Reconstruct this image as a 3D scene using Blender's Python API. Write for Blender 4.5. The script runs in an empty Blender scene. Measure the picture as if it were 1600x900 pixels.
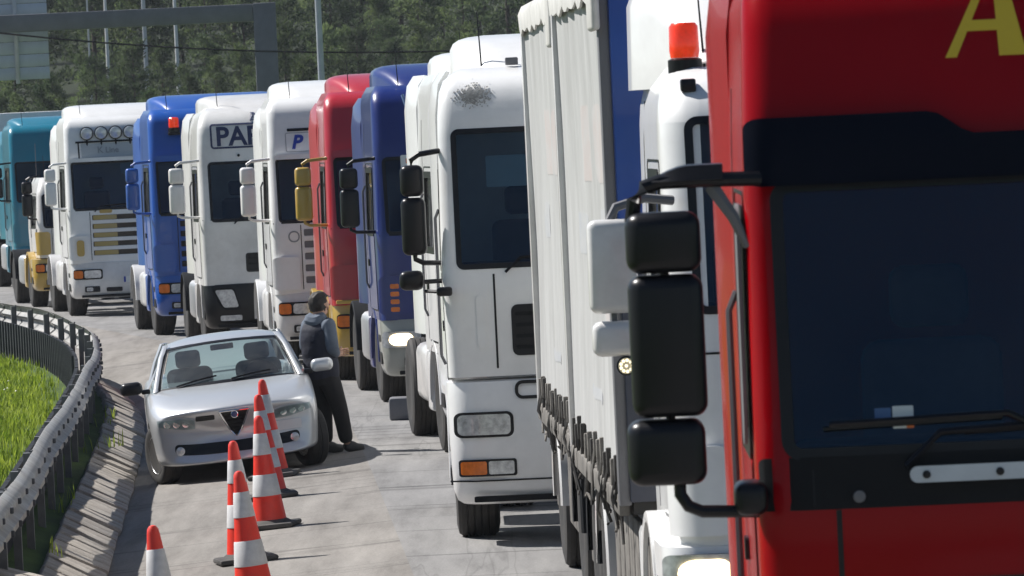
import bpy, bmesh, math, random
import numpy as np
from mathutils import Vector, Matrix, noise
from mathutils.bvhtree import BVHTree
random.seed(7)
R = math.radians
SC = bpy.context.scene
COL = SC.collection

# ------------------------------------------------------------------ camera, sky, sun, exposure
cd = bpy.data.cameras.new('camera'); cam = bpy.data.objects.new('camera', cd); COL.objects.link(cam)
cd.sensor_width = 36.0; cd.lens = 213.75; cd.clip_start = 1.0; cd.clip_end = 4000
cam.matrix_world = Matrix.Translation((0, 0, 3.2)) @ Matrix.Rotation(R(90 - 1.526), 4, 'X') @ Matrix.Rotation(R(-2.7), 4, 'Z')
cd.dof.use_dof = True; cd.dof.focus_distance = 56; cd.dof.aperture_fstop = 18
SC.camera = cam
SUN_AZ = R(-62)      # from +Y (away from the camera) towards -X (left)
SUN_EL = R(48)
wd = bpy.data.worlds.new('World'); SC.world = wd; wd.use_nodes = True
wn = wd.node_tree.nodes; wl = wd.node_tree.links
sky = wn.new('ShaderNodeTexSky'); sky.sky_type = 'NISHITA'; sky.sun_disc = False
sky.sun_elevation = SUN_EL; sky.sun_rotation = SUN_AZ; sky.air_density = 1.0; sky.dust_density = 0.3; sky.ozone_density = 2.5; sky.altitude = 100
wn['Background'].inputs['Strength'].default_value = 0.05
wl.new(sky.outputs[0], wn['Background'].inputs['Color'])
sd = bpy.data.lights.new('sun', 'SUN'); sun = bpy.data.objects.new('sun', sd); COL.objects.link(sun)
sd.energy = 5.0; sd.angle = R(0.53); sd.color = (1.0, 0.965, 0.92)
sv = Vector((math.sin(SUN_AZ) * math.cos(SUN_EL), math.cos(SUN_AZ) * math.cos(SUN_EL), math.sin(SUN_EL)))
sun.rotation_euler = sv.to_track_quat('Z', 'Y').to_euler(); sun.location = (-30, 30, 60)
SC.view_settings.view_transform = 'Standard'; SC.view_settings.look = 'None'
SC.view_settings.exposure = 0.58; SC.view_settings.gamma = 1.0
SC.render.engine = 'CYCLES'

# ------------------------------------------------------------------ materials
MATS = {}
def srgb(r, g, b):
    f = lambda c: (c / 12.92 if c <= .04045 else ((c + .055) / 1.055) ** 2.4)
    return (f(r / 255), f(g / 255), f(b / 255))
def mat(name, color=(.5, .5, .5), rough=.5, metal=0, coat=0, var=.0, vscale=3.0, bump=0, bscale=40, emit=None, estr=0,
        color2=None, spec=.5, trans=0, dust=0.0):
    if name in MATS: return MATS[name]
    m = bpy.data.materials.new(name); m.use_nodes = True; MATS[name] = m
    nt = m.node_tree; b = nt.nodes['Principled BSDF']
    b.inputs['Base Color'].default_value = (*color, 1); b.inputs['Roughness'].default_value = rough
    b.inputs['Metallic'].default_value = metal; b.inputs['Coat Weight'].default_value = coat
    b.inputs['Coat Roughness'].default_value = .06; b.inputs['Specular IOR Level'].default_value = spec
    b.inputs['Transmission Weight'].default_value = trans
    if var or color2 or dust:
        tc = nt.nodes.new('ShaderNodeTexCoord')
        nz = nt.nodes.new('ShaderNodeTexNoise'); nz.inputs['Scale'].default_value = vscale; nz.inputs['Detail'].default_value = 6
        nz.inputs['Roughness'].default_value = .65
        nt.links.new(tc.outputs['Object'], nz.inputs['Vector'])
        rp = nt.nodes.new('ShaderNodeValToRGB'); rp.color_ramp.elements[0].position = .32; rp.color_ramp.elements[1].position = .68
        c2 = color2 or tuple(c * (1 - var) for c in color)
        rp.color_ramp.elements[0].color = (*c2, 1); rp.color_ramp.elements[1].color = (*color, 1)
        nt.links.new(nz.outputs['Fac'], rp.inputs['Fac'])
        out = rp.outputs['Color']
        if dust:
            n2 = nt.nodes.new('ShaderNodeTexNoise'); n2.inputs['Scale'].default_value = 1.3; n2.inputs['Detail'].default_value = 8
            n2.inputs['Roughness'].default_value = .7
            nt.links.new(tc.outputs['Object'], n2.inputs['Vector'])
            r2 = nt.nodes.new('ShaderNodeValToRGB'); r2.color_ramp.elements[0].position = .42; r2.color_ramp.elements[1].position = .75
            r2.color_ramp.elements[0].color = (0, 0, 0, 1); r2.color_ramp.elements[1].color = (dust, dust, dust, 1)
            nt.links.new(n2.outputs['Fac'], r2.inputs['Fac'])
            mx = nt.nodes.new('ShaderNodeMixRGB'); mx.inputs['Color2'].default_value = (.30, .28, .26, 1)
            nt.links.new(r2.outputs['Color'], mx.inputs['Fac']); nt.links.new(out, mx.inputs['Color1']); out = mx.outputs['Color']
            mr = nt.nodes.new('ShaderNodeMath'); mr.operation = 'MULTIPLY_ADD'; mr.inputs[1].default_value = .5; mr.inputs[2].default_value = rough
            nt.links.new(r2.outputs['Color'], mr.inputs[0]); nt.links.new(mr.outputs[0], b.inputs['Roughness'])
        nt.links.new(out, b.inputs['Base Color'])
    if bump:
        tc = nt.nodes.new('ShaderNodeTexCoord')
        nb = nt.nodes.new('ShaderNodeTexNoise'); nb.inputs['Scale'].default_value = bscale; nb.inputs['Detail'].default_value = 4
        bp = nt.nodes.new('ShaderNodeBump'); bp.inputs['Strength'].default_value = bump; bp.inputs['Distance'].default_value = .02
        nt.links.new(tc.outputs['Object'], nb.inputs['Vector'])
        nt.links.new(nb.outputs['Fac'], bp.inputs['Height']); nt.links.new(bp.outputs['Normal'], b.inputs['Normal'])
    if emit:
        b.inputs['Emission Color'].default_value = (*emit, 1); b.inputs['Emission Strength'].default_value = estr
    return m
def glass(name, tint, rough=.02, refl=(1, 1, 1), film=.03):
    if name in MATS: return MATS[name]
    m = bpy.data.materials.new(name); m.use_nodes = True; MATS[name] = m
    nt = m.node_tree; nt.nodes.remove(nt.nodes['Principled BSDF'])
    tr = nt.nodes.new('ShaderNodeBsdfTransparent'); tr.inputs[0].default_value = (*tint, 1)
    gl = nt.nodes.new('ShaderNodeBsdfGlossy'); gl.inputs['Roughness'].default_value = rough; gl.inputs['Color'].default_value = (*refl, 1)
    fr = nt.nodes.new('ShaderNodeFresnel'); fr.inputs['IOR'].default_value = 1.55
    mx = nt.nodes.new('ShaderNodeMixShader')
    nt.links.new(fr.outputs[0], mx.inputs[0]); nt.links.new(tr.outputs[0], mx.inputs[1]); nt.links.new(gl.outputs[0], mx.inputs[2])
    df = nt.nodes.new('ShaderNodeBsdfDiffuse'); df.inputs[0].default_value = (.55, .55, .52, 1)      # uneven dust film; on the car glass also a painted pale reflection
    tc = nt.nodes.new('ShaderNodeTexCoord'); nz = nt.nodes.new('ShaderNodeTexNoise'); nz.inputs['Scale'].default_value = 2.2; nz.inputs['Detail'].default_value = 9; nz.inputs['Roughness'].default_value = .7
    mr = nt.nodes.new('ShaderNodeMapRange'); mr.inputs['From Min'].default_value = .35; mr.inputs['From Max'].default_value = .75; mr.inputs['To Min'].default_value = film * .35; mr.inputs['To Max'].default_value = film * 2
    m3 = nt.nodes.new('ShaderNodeMixShader'); nt.links.new(tc.outputs['Object'], nz.inputs['Vector']); nt.links.new(nz.outputs['Fac'], mr.inputs['Value']); nt.links.new(mr.outputs[0], m3.inputs[0])
    nt.links.new(mx.outputs[0], m3.inputs[1]); nt.links.new(df.outputs[0], m3.inputs[2])
    nt.links.new(m3.outputs[0], nt.nodes['Material Output'].inputs['Surface'])
    return m
def paint(name, c, coat=.6, rough=.32, dust=.25, var=.06):
    return mat(name, c, rough, 0, coat, var=var, vscale=1.7, dust=dust)
PW = paint('paint_white', (.84, .84, .83), dust=.26); PWD = paint('paint_white_dirty', (.74, .73, .71), dust=.5)
PR = mat('paint_red', (.31, .0013, .005), .26, coat=.2, var=.08, vscale=1.5, spec=.06); PR2 = paint('paint_red_faded', (.46, .014, .026), dust=.05)
PB = paint('paint_blue', (.006, .020, .16), dust=.03); PB2 = paint('paint_blue_bright', (.008, .085, .40), dust=.06)
PT = paint('paint_teal', (.006, .18, .27), dust=.06); PY = paint('paint_yellow', (.62, .36, .03), dust=.25)
PN = mat('visor_navy', (.0015, .003, .010), .35, coat=.03, var=.2, spec=.1)
PO = paint('paint_ochre', (.50, .32, .05), dust=.2)
PGR = mat('plastic_grey', (.16, .16, .17), .55, var=.2); PBK = mat('plastic_black', (.007, .007, .009), .34, var=.3, vscale=5, spec=.34)
PDK = mat('plastic_dark', (.010, .011, .013), .6, var=.3, spec=.2)
RUB = mat('tyre_rubber', (.02, .02, .021), .8, var=.5, vscale=9, color2=(.045, .041, .036))
RIM = mat('rim_steel', (.42, .41, .39), .5, .6, var=.4, vscale=8, dust=.5)
STEEL = mat('chassis_steel', (.06, .058, .055), .7, .2, var=.5, vscale=6, dust=.6)
ALU = mat('aluminium', (.62, .62, .62), .4, .8, var=.2)
CHR = mat('chrome', (.8, .8, .82), .12, 1)
GW = glass('windscreen_glass', (.36, .46, .53), refl=(.25, .48, .80), film=.010); GC = glass('car_glass', (.60, .70, .70), film=.05); GS = glass('side_glass', (.34, .40, .44))
LENS = mat('lamp_lens', (.72, .74, .76), .16, .35, coat=.6, var=.5, vscale=18)
AMB = mat('amber_lens', (.85, .20, .02), .25, coat=.5, var=.3, vscale=20); REDL = mat('beacon_lens', (.9, .045, .01), .22, coat=.5, var=.4, vscale=14, emit=(1, .05, .01), estr=.25)  # beacon lens glows faintly in place of sunlight through its plastic
LIT = mat('headlamp_lit', (1, .8, .5), .3, emit=(1, .78, .45), estr=2.6); GLOW = mat('headlamp_glow', (.9, .55, .25), .3, coat=.5, emit=(1, .70, .36), estr=.7); LITW = mat('work_lamp_lit', (1, .9, .7), .3, emit=(1, .88, .62), estr=1.2)
SEAT = mat('seat_fabric', (.10, .11, .125), .9, var=.3); INT = mat('cab_interior', (.035, .036, .04), .85, var=.2)
PLATE = mat('number_plate', (.75, .75, .72), .4, var=.1); INK = mat('print_dark_blue', (.02, .03, .09), .5); INKB = mat('print_blue', (.02, .05, .35), .5)
INKY = mat('print_yellow', (.72, .50, .03), .5); INKG = mat('print_grey', (.25, .27, .29), .5)
SILV = mat('paint_silver', (.60, .61, .62), .33, .45, coat=.7, var=.05)

# ------------------------------------------------------------------ mesh builder
class MB:
    def __init__(s): s.v = []; s.f = []
    def add(s, v, f):
        o = len(s.v); s.v += [tuple(p) for p in v]; s.f += [tuple(i + o for i in q) for q in f]; return s
    def box(s, x0, x1, y0, y1, z0, z1):
        return s.add([(x, y, z) for z in (z0, z1) for y in (y0, y1) for x in (x0, x1)],
                     [(0, 2, 3, 1), (4, 5, 7, 6), (0, 1, 5, 4), (2, 6, 7, 3), (0, 4, 6, 2), (1, 3, 7, 5)])
    def rbox(s, x0, x1, y0, y1, z0, z1, r=.03, seg=3, taper=None):
        bm = bmesh.new(); bmesh.ops.create_cube(bm, size=1)
        for v in bm.verts:
            v.co = Vector(((x0 + x1) / 2 + v.co.x * (x1 - x0), (y0 + y1) / 2 + v.co.y * (y1 - y0), (z0 + z1) / 2 + v.co.z * (z1 - z0)))
        r = min(r, .49 * min(abs(x1 - x0), abs(y1 - y0), abs(z1 - z0)))
        bmesh.ops.bevel(bm, geom=list(bm.edges), offset=r, segments=seg, profile=.5, affect='EDGES')
        if taper:
            for v in bm.verts: v.co = Vector(taper(v.co))
        bm.verts.index_update()
        s.add([v.co[:] for v in bm.verts], [[v.index for v in f.verts] for f in bm.faces]); bm.free(); return s
    def loft(s, rings, closed=True, cap0=True, cap1=True):
        n = len(rings[0]); o = len(s.v); fs = []
        for k in range(len(rings) - 1):
            for i in range(n if closed else n - 1):
                j = (i + 1) % n; fs.append((k * n + i, k * n + j, (k + 1) * n + j, (k + 1) * n + i))
        if cap0: fs.append(tuple(range(n))[::-1])
        if cap1: fs.append(tuple((len(rings) - 1) * n + i for i in range(n)))
        return s.add([p for r in rings for p in r], fs)
    def tube(s, pts, r, n=8, r1=None):
        pts = [Vector(p) for p in pts]; rings = []
        up = Vector((0, 0, 1))
        for i, p in enumerate(pts):
            t = (pts[min(i + 1, len(pts) - 1)] - pts[max(i - 1, 0)]).normalized()
            a = t.cross(up if abs(t.z) < .9 else Vector((1, 0, 0))).normalized(); b = t.cross(a)
            rr = r if r1 is None else r + (r1 - r) * i / (len(pts) - 1)
            rings.append([p + (a * math.cos(2 * math.pi * k / n) + b * math.sin(2 * math.pi * k / n)) * rr for k in range(n)])
        return s.loft(rings)
    def lathe(s, prof, o=(0, 0, 0), axis='X', n=32):
        o = Vector(o); rings = []
        for r, h in prof:
            ring = []
            for k in range(n):
                c, q = math.cos(2 * math.pi * k / n) * r, math.sin(2 * math.pi * k / n) * r
                ring.append(o + Vector((h, c, q) if axis == 'X' else ((c, q, h) if axis == 'Z' else (c, h, q))))
            rings.append(ring)
        return s.loft(rings)
    def slab(s, S, grid, off, depth):
        """grid[i][j] = (a, b) on the surface S; a plate of the given depth whose face stands off proud"""
        ni, nj = len(grid), len(grid[0]); o = len(s.v); v = []; f = []
        for d in (off, off - depth):
            for c in grid:
                for (a, b) in c: v.append(S(a, b, d))
        N = ni * nj; ix = lambda l, i, j: l * N + i * nj + j
        for i in range(ni - 1):
            for j in range(nj - 1):
                f.append((ix(0, i, j), ix(0, i + 1, j), ix(0, i + 1, j + 1), ix(0, i, j + 1)))
        for i in range(ni - 1):
            f.append((ix(0, i, 0), ix(1, i, 0), ix(1, i + 1, 0), ix(0, i + 1, 0)))
            f.append((ix(0, i, nj - 1), ix(0, i + 1, nj - 1), ix(1, i + 1, nj - 1), ix(1, i, nj - 1)))
        for j in range(nj - 1):
            f.append((ix(0, 0, j), ix(0, 0, j + 1), ix(1, 0, j + 1), ix(1, 0, j)))
            f.append((ix(0, ni - 1, j), ix(1, ni - 1, j), ix(1, ni - 1, j + 1), ix(0, ni - 1, j + 1)))
        return s.add(v, f)
    def patch(s, S, a0, a1, b0, b1, rad=.02, off=.006, depth=.02, na=10, nb=6, mp=None):
        rad = min(rad, (a1 - a0) * .49, (b1 - b0) * .49)
        aa = [a0 + rad * (1 - math.cos(k * math.pi / 8)) for k in range(5)]
        aa += [a0 + rad + (a1 - a0 - 2 * rad) * k / na for k in range(1, na)]
        aa += [a1 - rad * (1 - math.cos(k * math.pi / 8)) for k in range(4, -1, -1)]
        g = []
        for a in aa:
            q = a0 + rad - a if a < a0 + rad else (a - a1 + rad if a > a1 - rad else 0)
            t = rad - math.sqrt(max(rad * rad - q * q, 0))
            c = [(a, b0 + t + (b1 - b0 - 2 * t) * k / nb) for k in range(nb + 1)]
            g.append([mp(*p) for p in c] if mp else c)
        return s.slab(S, g, off, depth)
    def ring(s, S, a0, a1, b0, b1, rad=.08, width=.05, off=.008, depth=.03, mp=None):
        def outline(e):
            r = max(rad - e, .005); x0, x1, y0, y1 = a0 + e, a1 - e, b0 + e, b1 - e; pts = []
            for cx, cy, q in ((x1 - r, y1 - r, 0), (x0 + r, y1 - r, 1), (x0 + r, y0 + r, 2), (x1 - r, y0 + r, 3)):
                for k in range(7):
                    t = q * math.pi / 2 + k * math.pi / 12; pts.append((cx + r * math.cos(t), cy + r * math.sin(t)))
                # straight run points
                nx_ = {0: (x0 + r, y1), 1: (x0, y0 + r), 2: (x1 - r, y0), 3: (x1, y1 - r)}[q]; la = pts[-1]
                for k in range(1, 10): pts.append((la[0] + (nx_[0] - la[0]) * k / 10, la[1] + (nx_[1] - la[1]) * k / 10))
            return [mp(*p) for p in pts] if mp else pts
        A, B = outline(0), outline(width); n = len(A)
        v = [S(a, b, off) for a, b in A] + [S(a, b, off) for a, b in B] + [S(a, b, off - depth) for a, b in A] + [S(a, b, off - depth) for a, b in B]
        f = []
        for i in range(n):
            j = (i + 1) % n
            f += [(i, j, n + j, n + i), (i, 2 * n + i, 2 * n + j, j), (n + i, n + j, 3 * n + j, 3 * n + i)]
        return s.add(v, f)
    def mesh(s, name, m, ang=35):
        me = bpy.data.meshes.new(name); me.from_pydata([tuple(p) for p in s.v], [], s.f)
        bm = bmesh.new(); bm.from_mesh(me); bmesh.ops.recalc_face_normals(bm, faces=bm.faces); bm.to_mesh(me); bm.free()
        if m: me.materials.append(m)
        if ang:
            me.shade_smooth(); me.set_sharp_from_angle(angle=R(ang))
        return me
    def build(s, name, m, parent=None, ang=35, loc=None):
        return link(name, s.mesh(name, m, ang), parent, loc)
def link(name, me, parent=None, loc=None, rot=None):
    o = bpy.data.objects.new(name, me); COL.objects.link(o); o.parent = parent
    if loc: o.location = loc
    if rot: o.rotation_euler = rot
    return o
def tag(o, label, cat, group=None, kind=None):
    if label: o['label'] = label
    if cat: o['category'] = cat
    if group: o['group'] = group
    if kind: o['kind'] = kind
    return o
def thing(name, label, cat, loc, rz=0, group=None):
    o = bpy.data.objects.new(name, None); COL.objects.link(o); o.location = loc; o.rotation_euler = (0, 0, rz)
    return tag(o, label, cat, group)
def structure(o): o['kind'] = 'structure'; return o
def text(name, body, size, m, parent, loc, tilt=0, bold=.0, shear=0, spacing=1.0, rz=0):
    c = bpy.data.curves.new(name, 'FONT'); c.body = body; c.size = size; c.extrude = .002; c.offset = bold; c.shear = shear
    c.space_character = spacing; c.resolution_u = 4
    t = bpy.data.objects.new(name, c); COL.objects.link(t)
    me = bpy.data.meshes.new_from_object(t.evaluated_get(bpy.context.evaluated_depsgraph_get()))
    bpy.data.objects.remove(t); bpy.data.curves.remove(c)
    me.materials.clear(); me.materials.append(m); me.name = name
    return link(name, me, parent, loc, (R(90) + tilt, 0, rz))

# ------------------------------------------------------------------ the road line: left edge of the truck lane
_ey = np.array([-60, 0, 20, 41, 50, 58.5, 66, 73, 80, 86, 96, 113, 128, 140, 170, 210, 260], float)
_ex = np.array([1.9, .9, .35, -.38, -.78, -1.15, -1.5, -1.85, -2.45, -3.2, -4.95, -8.3, -11.6, -14.4, -22.5, -35, -53], float)
_gy = np.arange(-60, 260.1, .5); _gx = np.interp(_gy, _ey, _ex)
_k = np.exp(-.5 * (np.arange(-16, 17) / 7.) ** 2); _k /= _k.sum()
_gx = np.convolve(np.pad(_gx, 16, mode='reflect', reflect_type='odd'), _k, 'valid')
def E(y): return float(np.interp(y, _gy, _gx))
def shz(t):      # height of the paved surface, t = metres right of the lane edge
    return 0.0 if t > -.3 else -.08 * (-.3 - t)
def gz(x, y): return shz(x - E(y))
# ------------------------------------------------------------------ the setting
def ramp_mat(name, stops, scale, rough=.9, stretch=(1, 1, 1), bump=.3, detail=8, crack=None, bdist=.02):
    m = bpy.data.materials.new(name); m.use_nodes = True; nt = m.node_tree; b = nt.nodes['Principled BSDF']
    b.inputs['Roughness'].default_value = rough; b.inputs['Specular IOR Level'].default_value = .25
    tc = nt.nodes.new('ShaderNodeTexCoord'); mp = nt.nodes.new('ShaderNodeMapping'); mp.inputs['Scale'].default_value = stretch
    nt.links.new(tc.outputs['Object'], mp.inputs['Vector'])
    nz = nt.nodes.new('ShaderNodeTexNoise'); nz.inputs['Scale'].default_value = scale; nz.inputs['Detail'].default_value = detail; nz.inputs['Roughness'].default_value = .68
    nt.links.new(mp.outputs[0], nz.inputs['Vector'])
    rp = nt.nodes.new('ShaderNodeValToRGB'); e = rp.color_ramp.elements
    while len(e) < len(stops): e.new(.5)
    for k, (p, c) in enumerate(stops): e[k].position = p; e[k].color = (*c, 1)
    nt.links.new(nz.outputs['Fac'], rp.inputs['Fac']); out = rp.outputs['Color']
    fine = nt.nodes.new('ShaderNodeTexNoise'); fine.inputs['Scale'].default_value = 55; fine.inputs['Detail'].default_value = 4
    nt.links.new(tc.outputs['Object'], fine.inputs['Vector'])
    fr = nt.nodes.new('ShaderNodeMapRange'); fr.inputs['To Min'].default_value = .62; fr.inputs['To Max'].default_value = 1.35
    nt.links.new(fine.outputs['Fac'], fr.inputs['Value'])
    mul = nt.nodes.new('ShaderNodeMixRGB'); mul.blend_type = 'MULTIPLY'; mul.inputs['Fac'].default_value = 1
    nt.links.new(out, mul.inputs['Color1']); nt.links.new(fr.outputs[0], mul.inputs['Color2']); out = mul.outputs['Color']
    for (st, sc, w, dark) in (crack or []):
        mp2 = nt.nodes.new('ShaderNodeMapping'); mp2.inputs['Scale'].default_value = st
        nt.links.new(tc.outputs['Object'], mp2.inputs['Vector'])
        n2 = nt.nodes.new('ShaderNodeTexNoise'); n2.inputs['Scale'].default_value = sc; n2.inputs['Detail'].default_value = 5
        nt.links.new(mp2.outputs[0], n2.inputs['Vector'])
        a = nt.nodes.new('ShaderNodeMath'); a.operation = 'SUBTRACT'; a.inputs[1].default_value = .5; nt.links.new(n2.outputs['Fac'], a.inputs[0])
        ab = nt.nodes.new('ShaderNodeMath'); ab.operation = 'ABSOLUTE'; nt.links.new(a.outputs[0], ab.inputs[0])
        mr = nt.nodes.new('ShaderNodeMapRange'); mr.inputs['From Max'].default_value = w; mr.inputs['To Min'].default_value = dark; mr.inputs['To Max'].default_value = 1
        nt.links.new(ab.outputs[0], mr.inputs['Value'])
        m2 = nt.nodes.new('ShaderNodeMixRGB'); m2.blend_type = 'MULTIPLY'; m2.inputs['Fac'].default_value = 1
        nt.links.new(out, m2.inputs['Color1']); nt.links.new(mr.outputs[0], m2.inputs['Color2']); out = m2.outputs['Color']
    nt.links.new(out, b.inputs['Base Color'])
    bp = nt.nodes.new('ShaderNodeBump'); bp.inputs['Strength'].default_value = bump; bp.inputs['Distance'].default_value = bdist
    nt.links.new(fine.outputs['Fac'], bp.inputs['Height']); nt.links.new(bp.outputs['Normal'], b.inputs['Normal'])
    return m
ROADM = ramp_mat('road_asphalt', [(.30, (.15, .146, .142)), (.48, (.22, .215, .21)), (.72, (.285, .278, .27))], 1.3, stretch=(2.2, .22, 1),
                 crack=[((.03, 1, 1), .35, .006, .5), ((1.4, .05, 1), .6, .004, .8)])
SHM = ramp_mat('shoulder_asphalt', [(.30, (.15, .139, .127)), (.5, (.22, .206, .19)), (.72, (.285, .268, .247))], 1.3, stretch=(2.2, .22, 1),
               crack=[((.05, 1, 1), .4, .006, .6)])
CONC = ramp_mat('weathered_concrete', [(.3, (.20, .175, .15)), (.5, (.36, .325, .285)), (.72, (.50, .46, .41))], 2.2, bump=.5)
SOIL = ramp_mat('verge_soil', [(.3, (.035, .06, .015)), (.6, (.075, .12, .025)), (.8, (.12, .11, .06))], .8, bump=.6)
HILLM = ramp_mat('hillside_scrub', [(.3, (.008, .014, .006)), (.55, (.016, .026, .010)), (.75, (.028, .034, .016))], .35, bump=.6)

def strip(name, ts, zf, ys, m):
    b = MB(); v = []; f = []
    for y in ys:
        for t in ts: v.append((E(y) + t, y, zf(t, y)))
    n = len(ts)
    for i in range(len(ys) - 1):
        for j in range(n - 1): f.append((i * n + j, i * n + j + 1, (i + 1) * n + j + 1, (i + 1) * n + j))
    b.add(v, f); return structure(b.build(name, m, ang=0))
YS = [(-60 + 2 * k) for k in range(161)]
strip('road', [-.3, 1.5, 4, 7, 10.5], lambda t, y: 0, YS, ROADM)
strip('shoulder', [-2.66, -2.2, -1.6, -1.0, -.3], lambda t, y: shz(t), YS, SHM)
def vz(t, y):
    if t > -3.0: return -.30
    if t > -3.25: return .0
    return .05 + .03 * math.sin(y * .35 + t) + (t + 3.3) * -.012
verge = strip('grass_verge', [-2.6, -2.9, -3.05, -3.3, -4, -5, -7, -10, -16, -40], vz, YS, SOIL)
strip('verge_right', [10.5, 12, 20, 45], lambda t, y: -.02 - (t - 10.5) * .03, YS, SOIL)
# ground sheet with the wooded hill rising beyond the bend
def hill(x, y):
    h = max(0, y - 215) * .078
    h = h * (1 + .10 * math.sin(x * .043 + 1.2)) + .5 * math.sin(x * .09) * min(1, max(0, y - 215) / 60)
    return -1.4 + min(h, 60) + max(0, -30 - x) * .0
g = MB(); xs = [-900, -500, -260, -140, -90, -60, -45, -30, -20, -10, 0, 10, 20, 40, 80, 160, 320, 600, 900]; ys = [-900, -300, -60, 0, 60, 120, 180, 215, 235, 255, 275, 295, 315, 335, 360, 400, 460, 560, 700, 900, 1400]
n = len(xs); g.add([(x, y, hill(x, y)) for y in ys for x in xs], [(i * n + j, i * n + j + 1, (i + 1) * n + j + 1, (i + 1) * n + j) for i in range(len(ys) - 1) for j in range(n - 1)])
structure(g.build('ground', HILLM, ang=60))

# sloping concrete kerb, laid slab by slab
kerb = tag(bpy.data.objects.new('concrete_kerb', None), 'sloping kerb of worn concrete slabs under the guard rail', 'kerb'); COL.objects.link(kerb)
kb = MB(); kb.rbox(-.245, .245, -.49, .49, -.05, .05, .018, 2); kme = kb.mesh('slab', CONC, 40)
kv = []
for q in range(4):
    kb = MB(); rr = random.Random(q + 3)
    kb.rbox(-.25, .25, -.493, .493, -.06, .05, .022, 2, taper=lambda c: (c.x + rr.uniform(-.006, .006), c.y + rr.uniform(-.005, .005), c.z + rr.uniform(-.006, .006) - (.012 if c.y > .4 else 0)))
    kv.append(kb.mesh('slab', CONC, 40))
yy = 30.0; i = 0
while yy < 90:
    dx = E(yy + .5) - E(yy - .5); a = -math.atan(dx)
    o = link('slab', kv[i % 4], kerb, (E(yy) - 2.83 + random.uniform(-.012, .012), yy, -.075 + random.uniform(-.012, .012)))
    o.rotation_euler = (random.uniform(-.012, .012), R(27) + random.uniform(-.03, .03), -a * 0 + math.atan(-dx)); i += 1
    yy += 1.0
cb = MB()
for (x0, y0) in ((0, 0),):
    cb.rbox(-.55, .45, -.5, .7, -.25, .16, .05, 2, taper=lambda c: (c.x, c.y, c.z - .18 * c.x))
tag(cb.build('concrete_block', CONC, loc=(E(42.5) - 2.95, 42.6, .02), ang=40), 'low broken concrete block at the near end of the kerb', 'concrete block').rotation_euler = (.05, .12, .35)
# guard rail: W beams, posts, and dark panels behind, ribbed farther along
RAILM = mat('galvanised_rail', (.42, .415, .40), .5, .15, var=.5, vscale=6, dust=.6); RDARK = mat('rail_back_dark', (.075, .08, .09), .65, .3, var=.4, vscale=5)
rail = tag(bpy.data.objects.new('guard_rail', None), 'curving galvanised guard rail along the grass verge with dark ribbed panels behind', 'guard rail'); COL.objects.link(rail)
WP = [(-.16, .0), (-.135, .035), (-.10, .075), (-.06, .075), (-.025, .03), (0, .012), (.025, .03), (.06, .075), (.10, .075), (.135, .035), (.16, 0)]
RT, RZ = -3.15, .66
def rp(y, dt=0): return E(y) + RT + dt
# arc-length stations
st = [32.0]; 
while st[-1] < 128:
    y = st[-1]; sl = (E(y + .2) - E(y - .2)) / .4; st.append(y + 1.333 / math.sqrt(1 + sl * sl))
for k in range(0, len(st) - 3, 3):
    b = MB(); rings = []
    for q in range(10):
        y = st[k] + (st[k + 3] - st[k]) * q / 9 + (.03 if q == 9 else 0)
        sl = (E(y + .2) - E(y - .2)) / .4; nx, ny = 1 / math.sqrt(1 + sl * sl), -sl / math.sqrt(1 + sl * sl)
        w = .006 * math.sin(k) + (.006 if q == 9 else 0)
        rings.append([(rp(y) + nx * (d + w), y + ny * (d + w), RZ + z + .02 * math.sin(y * .5 + 1)) for z, d in WP] + [(rp(y) + nx * (d + w - .006), y + ny * (d + w - .006), RZ + z + .02 * math.sin(y * .5 + 1)) for z, d in reversed(WP)])
    b.loft(rings); b.build('beam', RAILM, rail, 50)
pb = MB(); pb.box(-.06, .0, -.05, .05, -.2, .80); pb.box(-.06, .0, .05, .058, -.2, .8); pb.box(-.0, .02, -.035, .035, .5, .82); pme = pb.mesh('post', mat('post_galvanised', (.17, .175, .18), .6, .2, var=.4, vscale=5), 30)
cl = MB(); cl.rbox(-.01, .022, -.028, .028, -.022, .022, .008, 2); cme = cl.mesh('bolt', RDARK, 30)
for ip, y in enumerate(st[:-1]):
    a = math.atan(-(E(y + .2) - E(y - .2)) / .4)
    if ip % 2 == 0: link('post', pme, rail, (rp(y) - .02, y, 0), (0, 0, a))
    for zz in (-.08, .08): link('bolt', cme, rail, (rp(y) + .076 * math.cos(a), y + .076 * math.sin(a), RZ + zz + .02 * math.sin(y * .5 + 1)), (0, 0, a))
sb = MB(); sb.box(-.02, .02, -.215, .219, 0, .66); sme = sb.mesh('back_panel', mat('panel_dark', (.022, .024, .030), .7, var=.5, vscale=3, spec=.2), 30)
rb_ = MB(); rb_.box(-.02, .009, -.05, .05, 0, .67); rme = rb_.mesh('rib', RDARK, 30)
y = 34.0
while y < 126:
    sl = (E(y + .2) - E(y - .2)) / .4; a = math.atan(-sl)
    link('back_panel', sme, rail, (rp(y, -.22), y, -.08 + random.uniform(-.004, .004)), (0, 0, a))
    if y > 76: link('rib', rme, rail, (rp(y, -.25), y, -.08), (0, 0, a))
    y += .44 / math.sqrt(1 + sl * sl)
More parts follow.
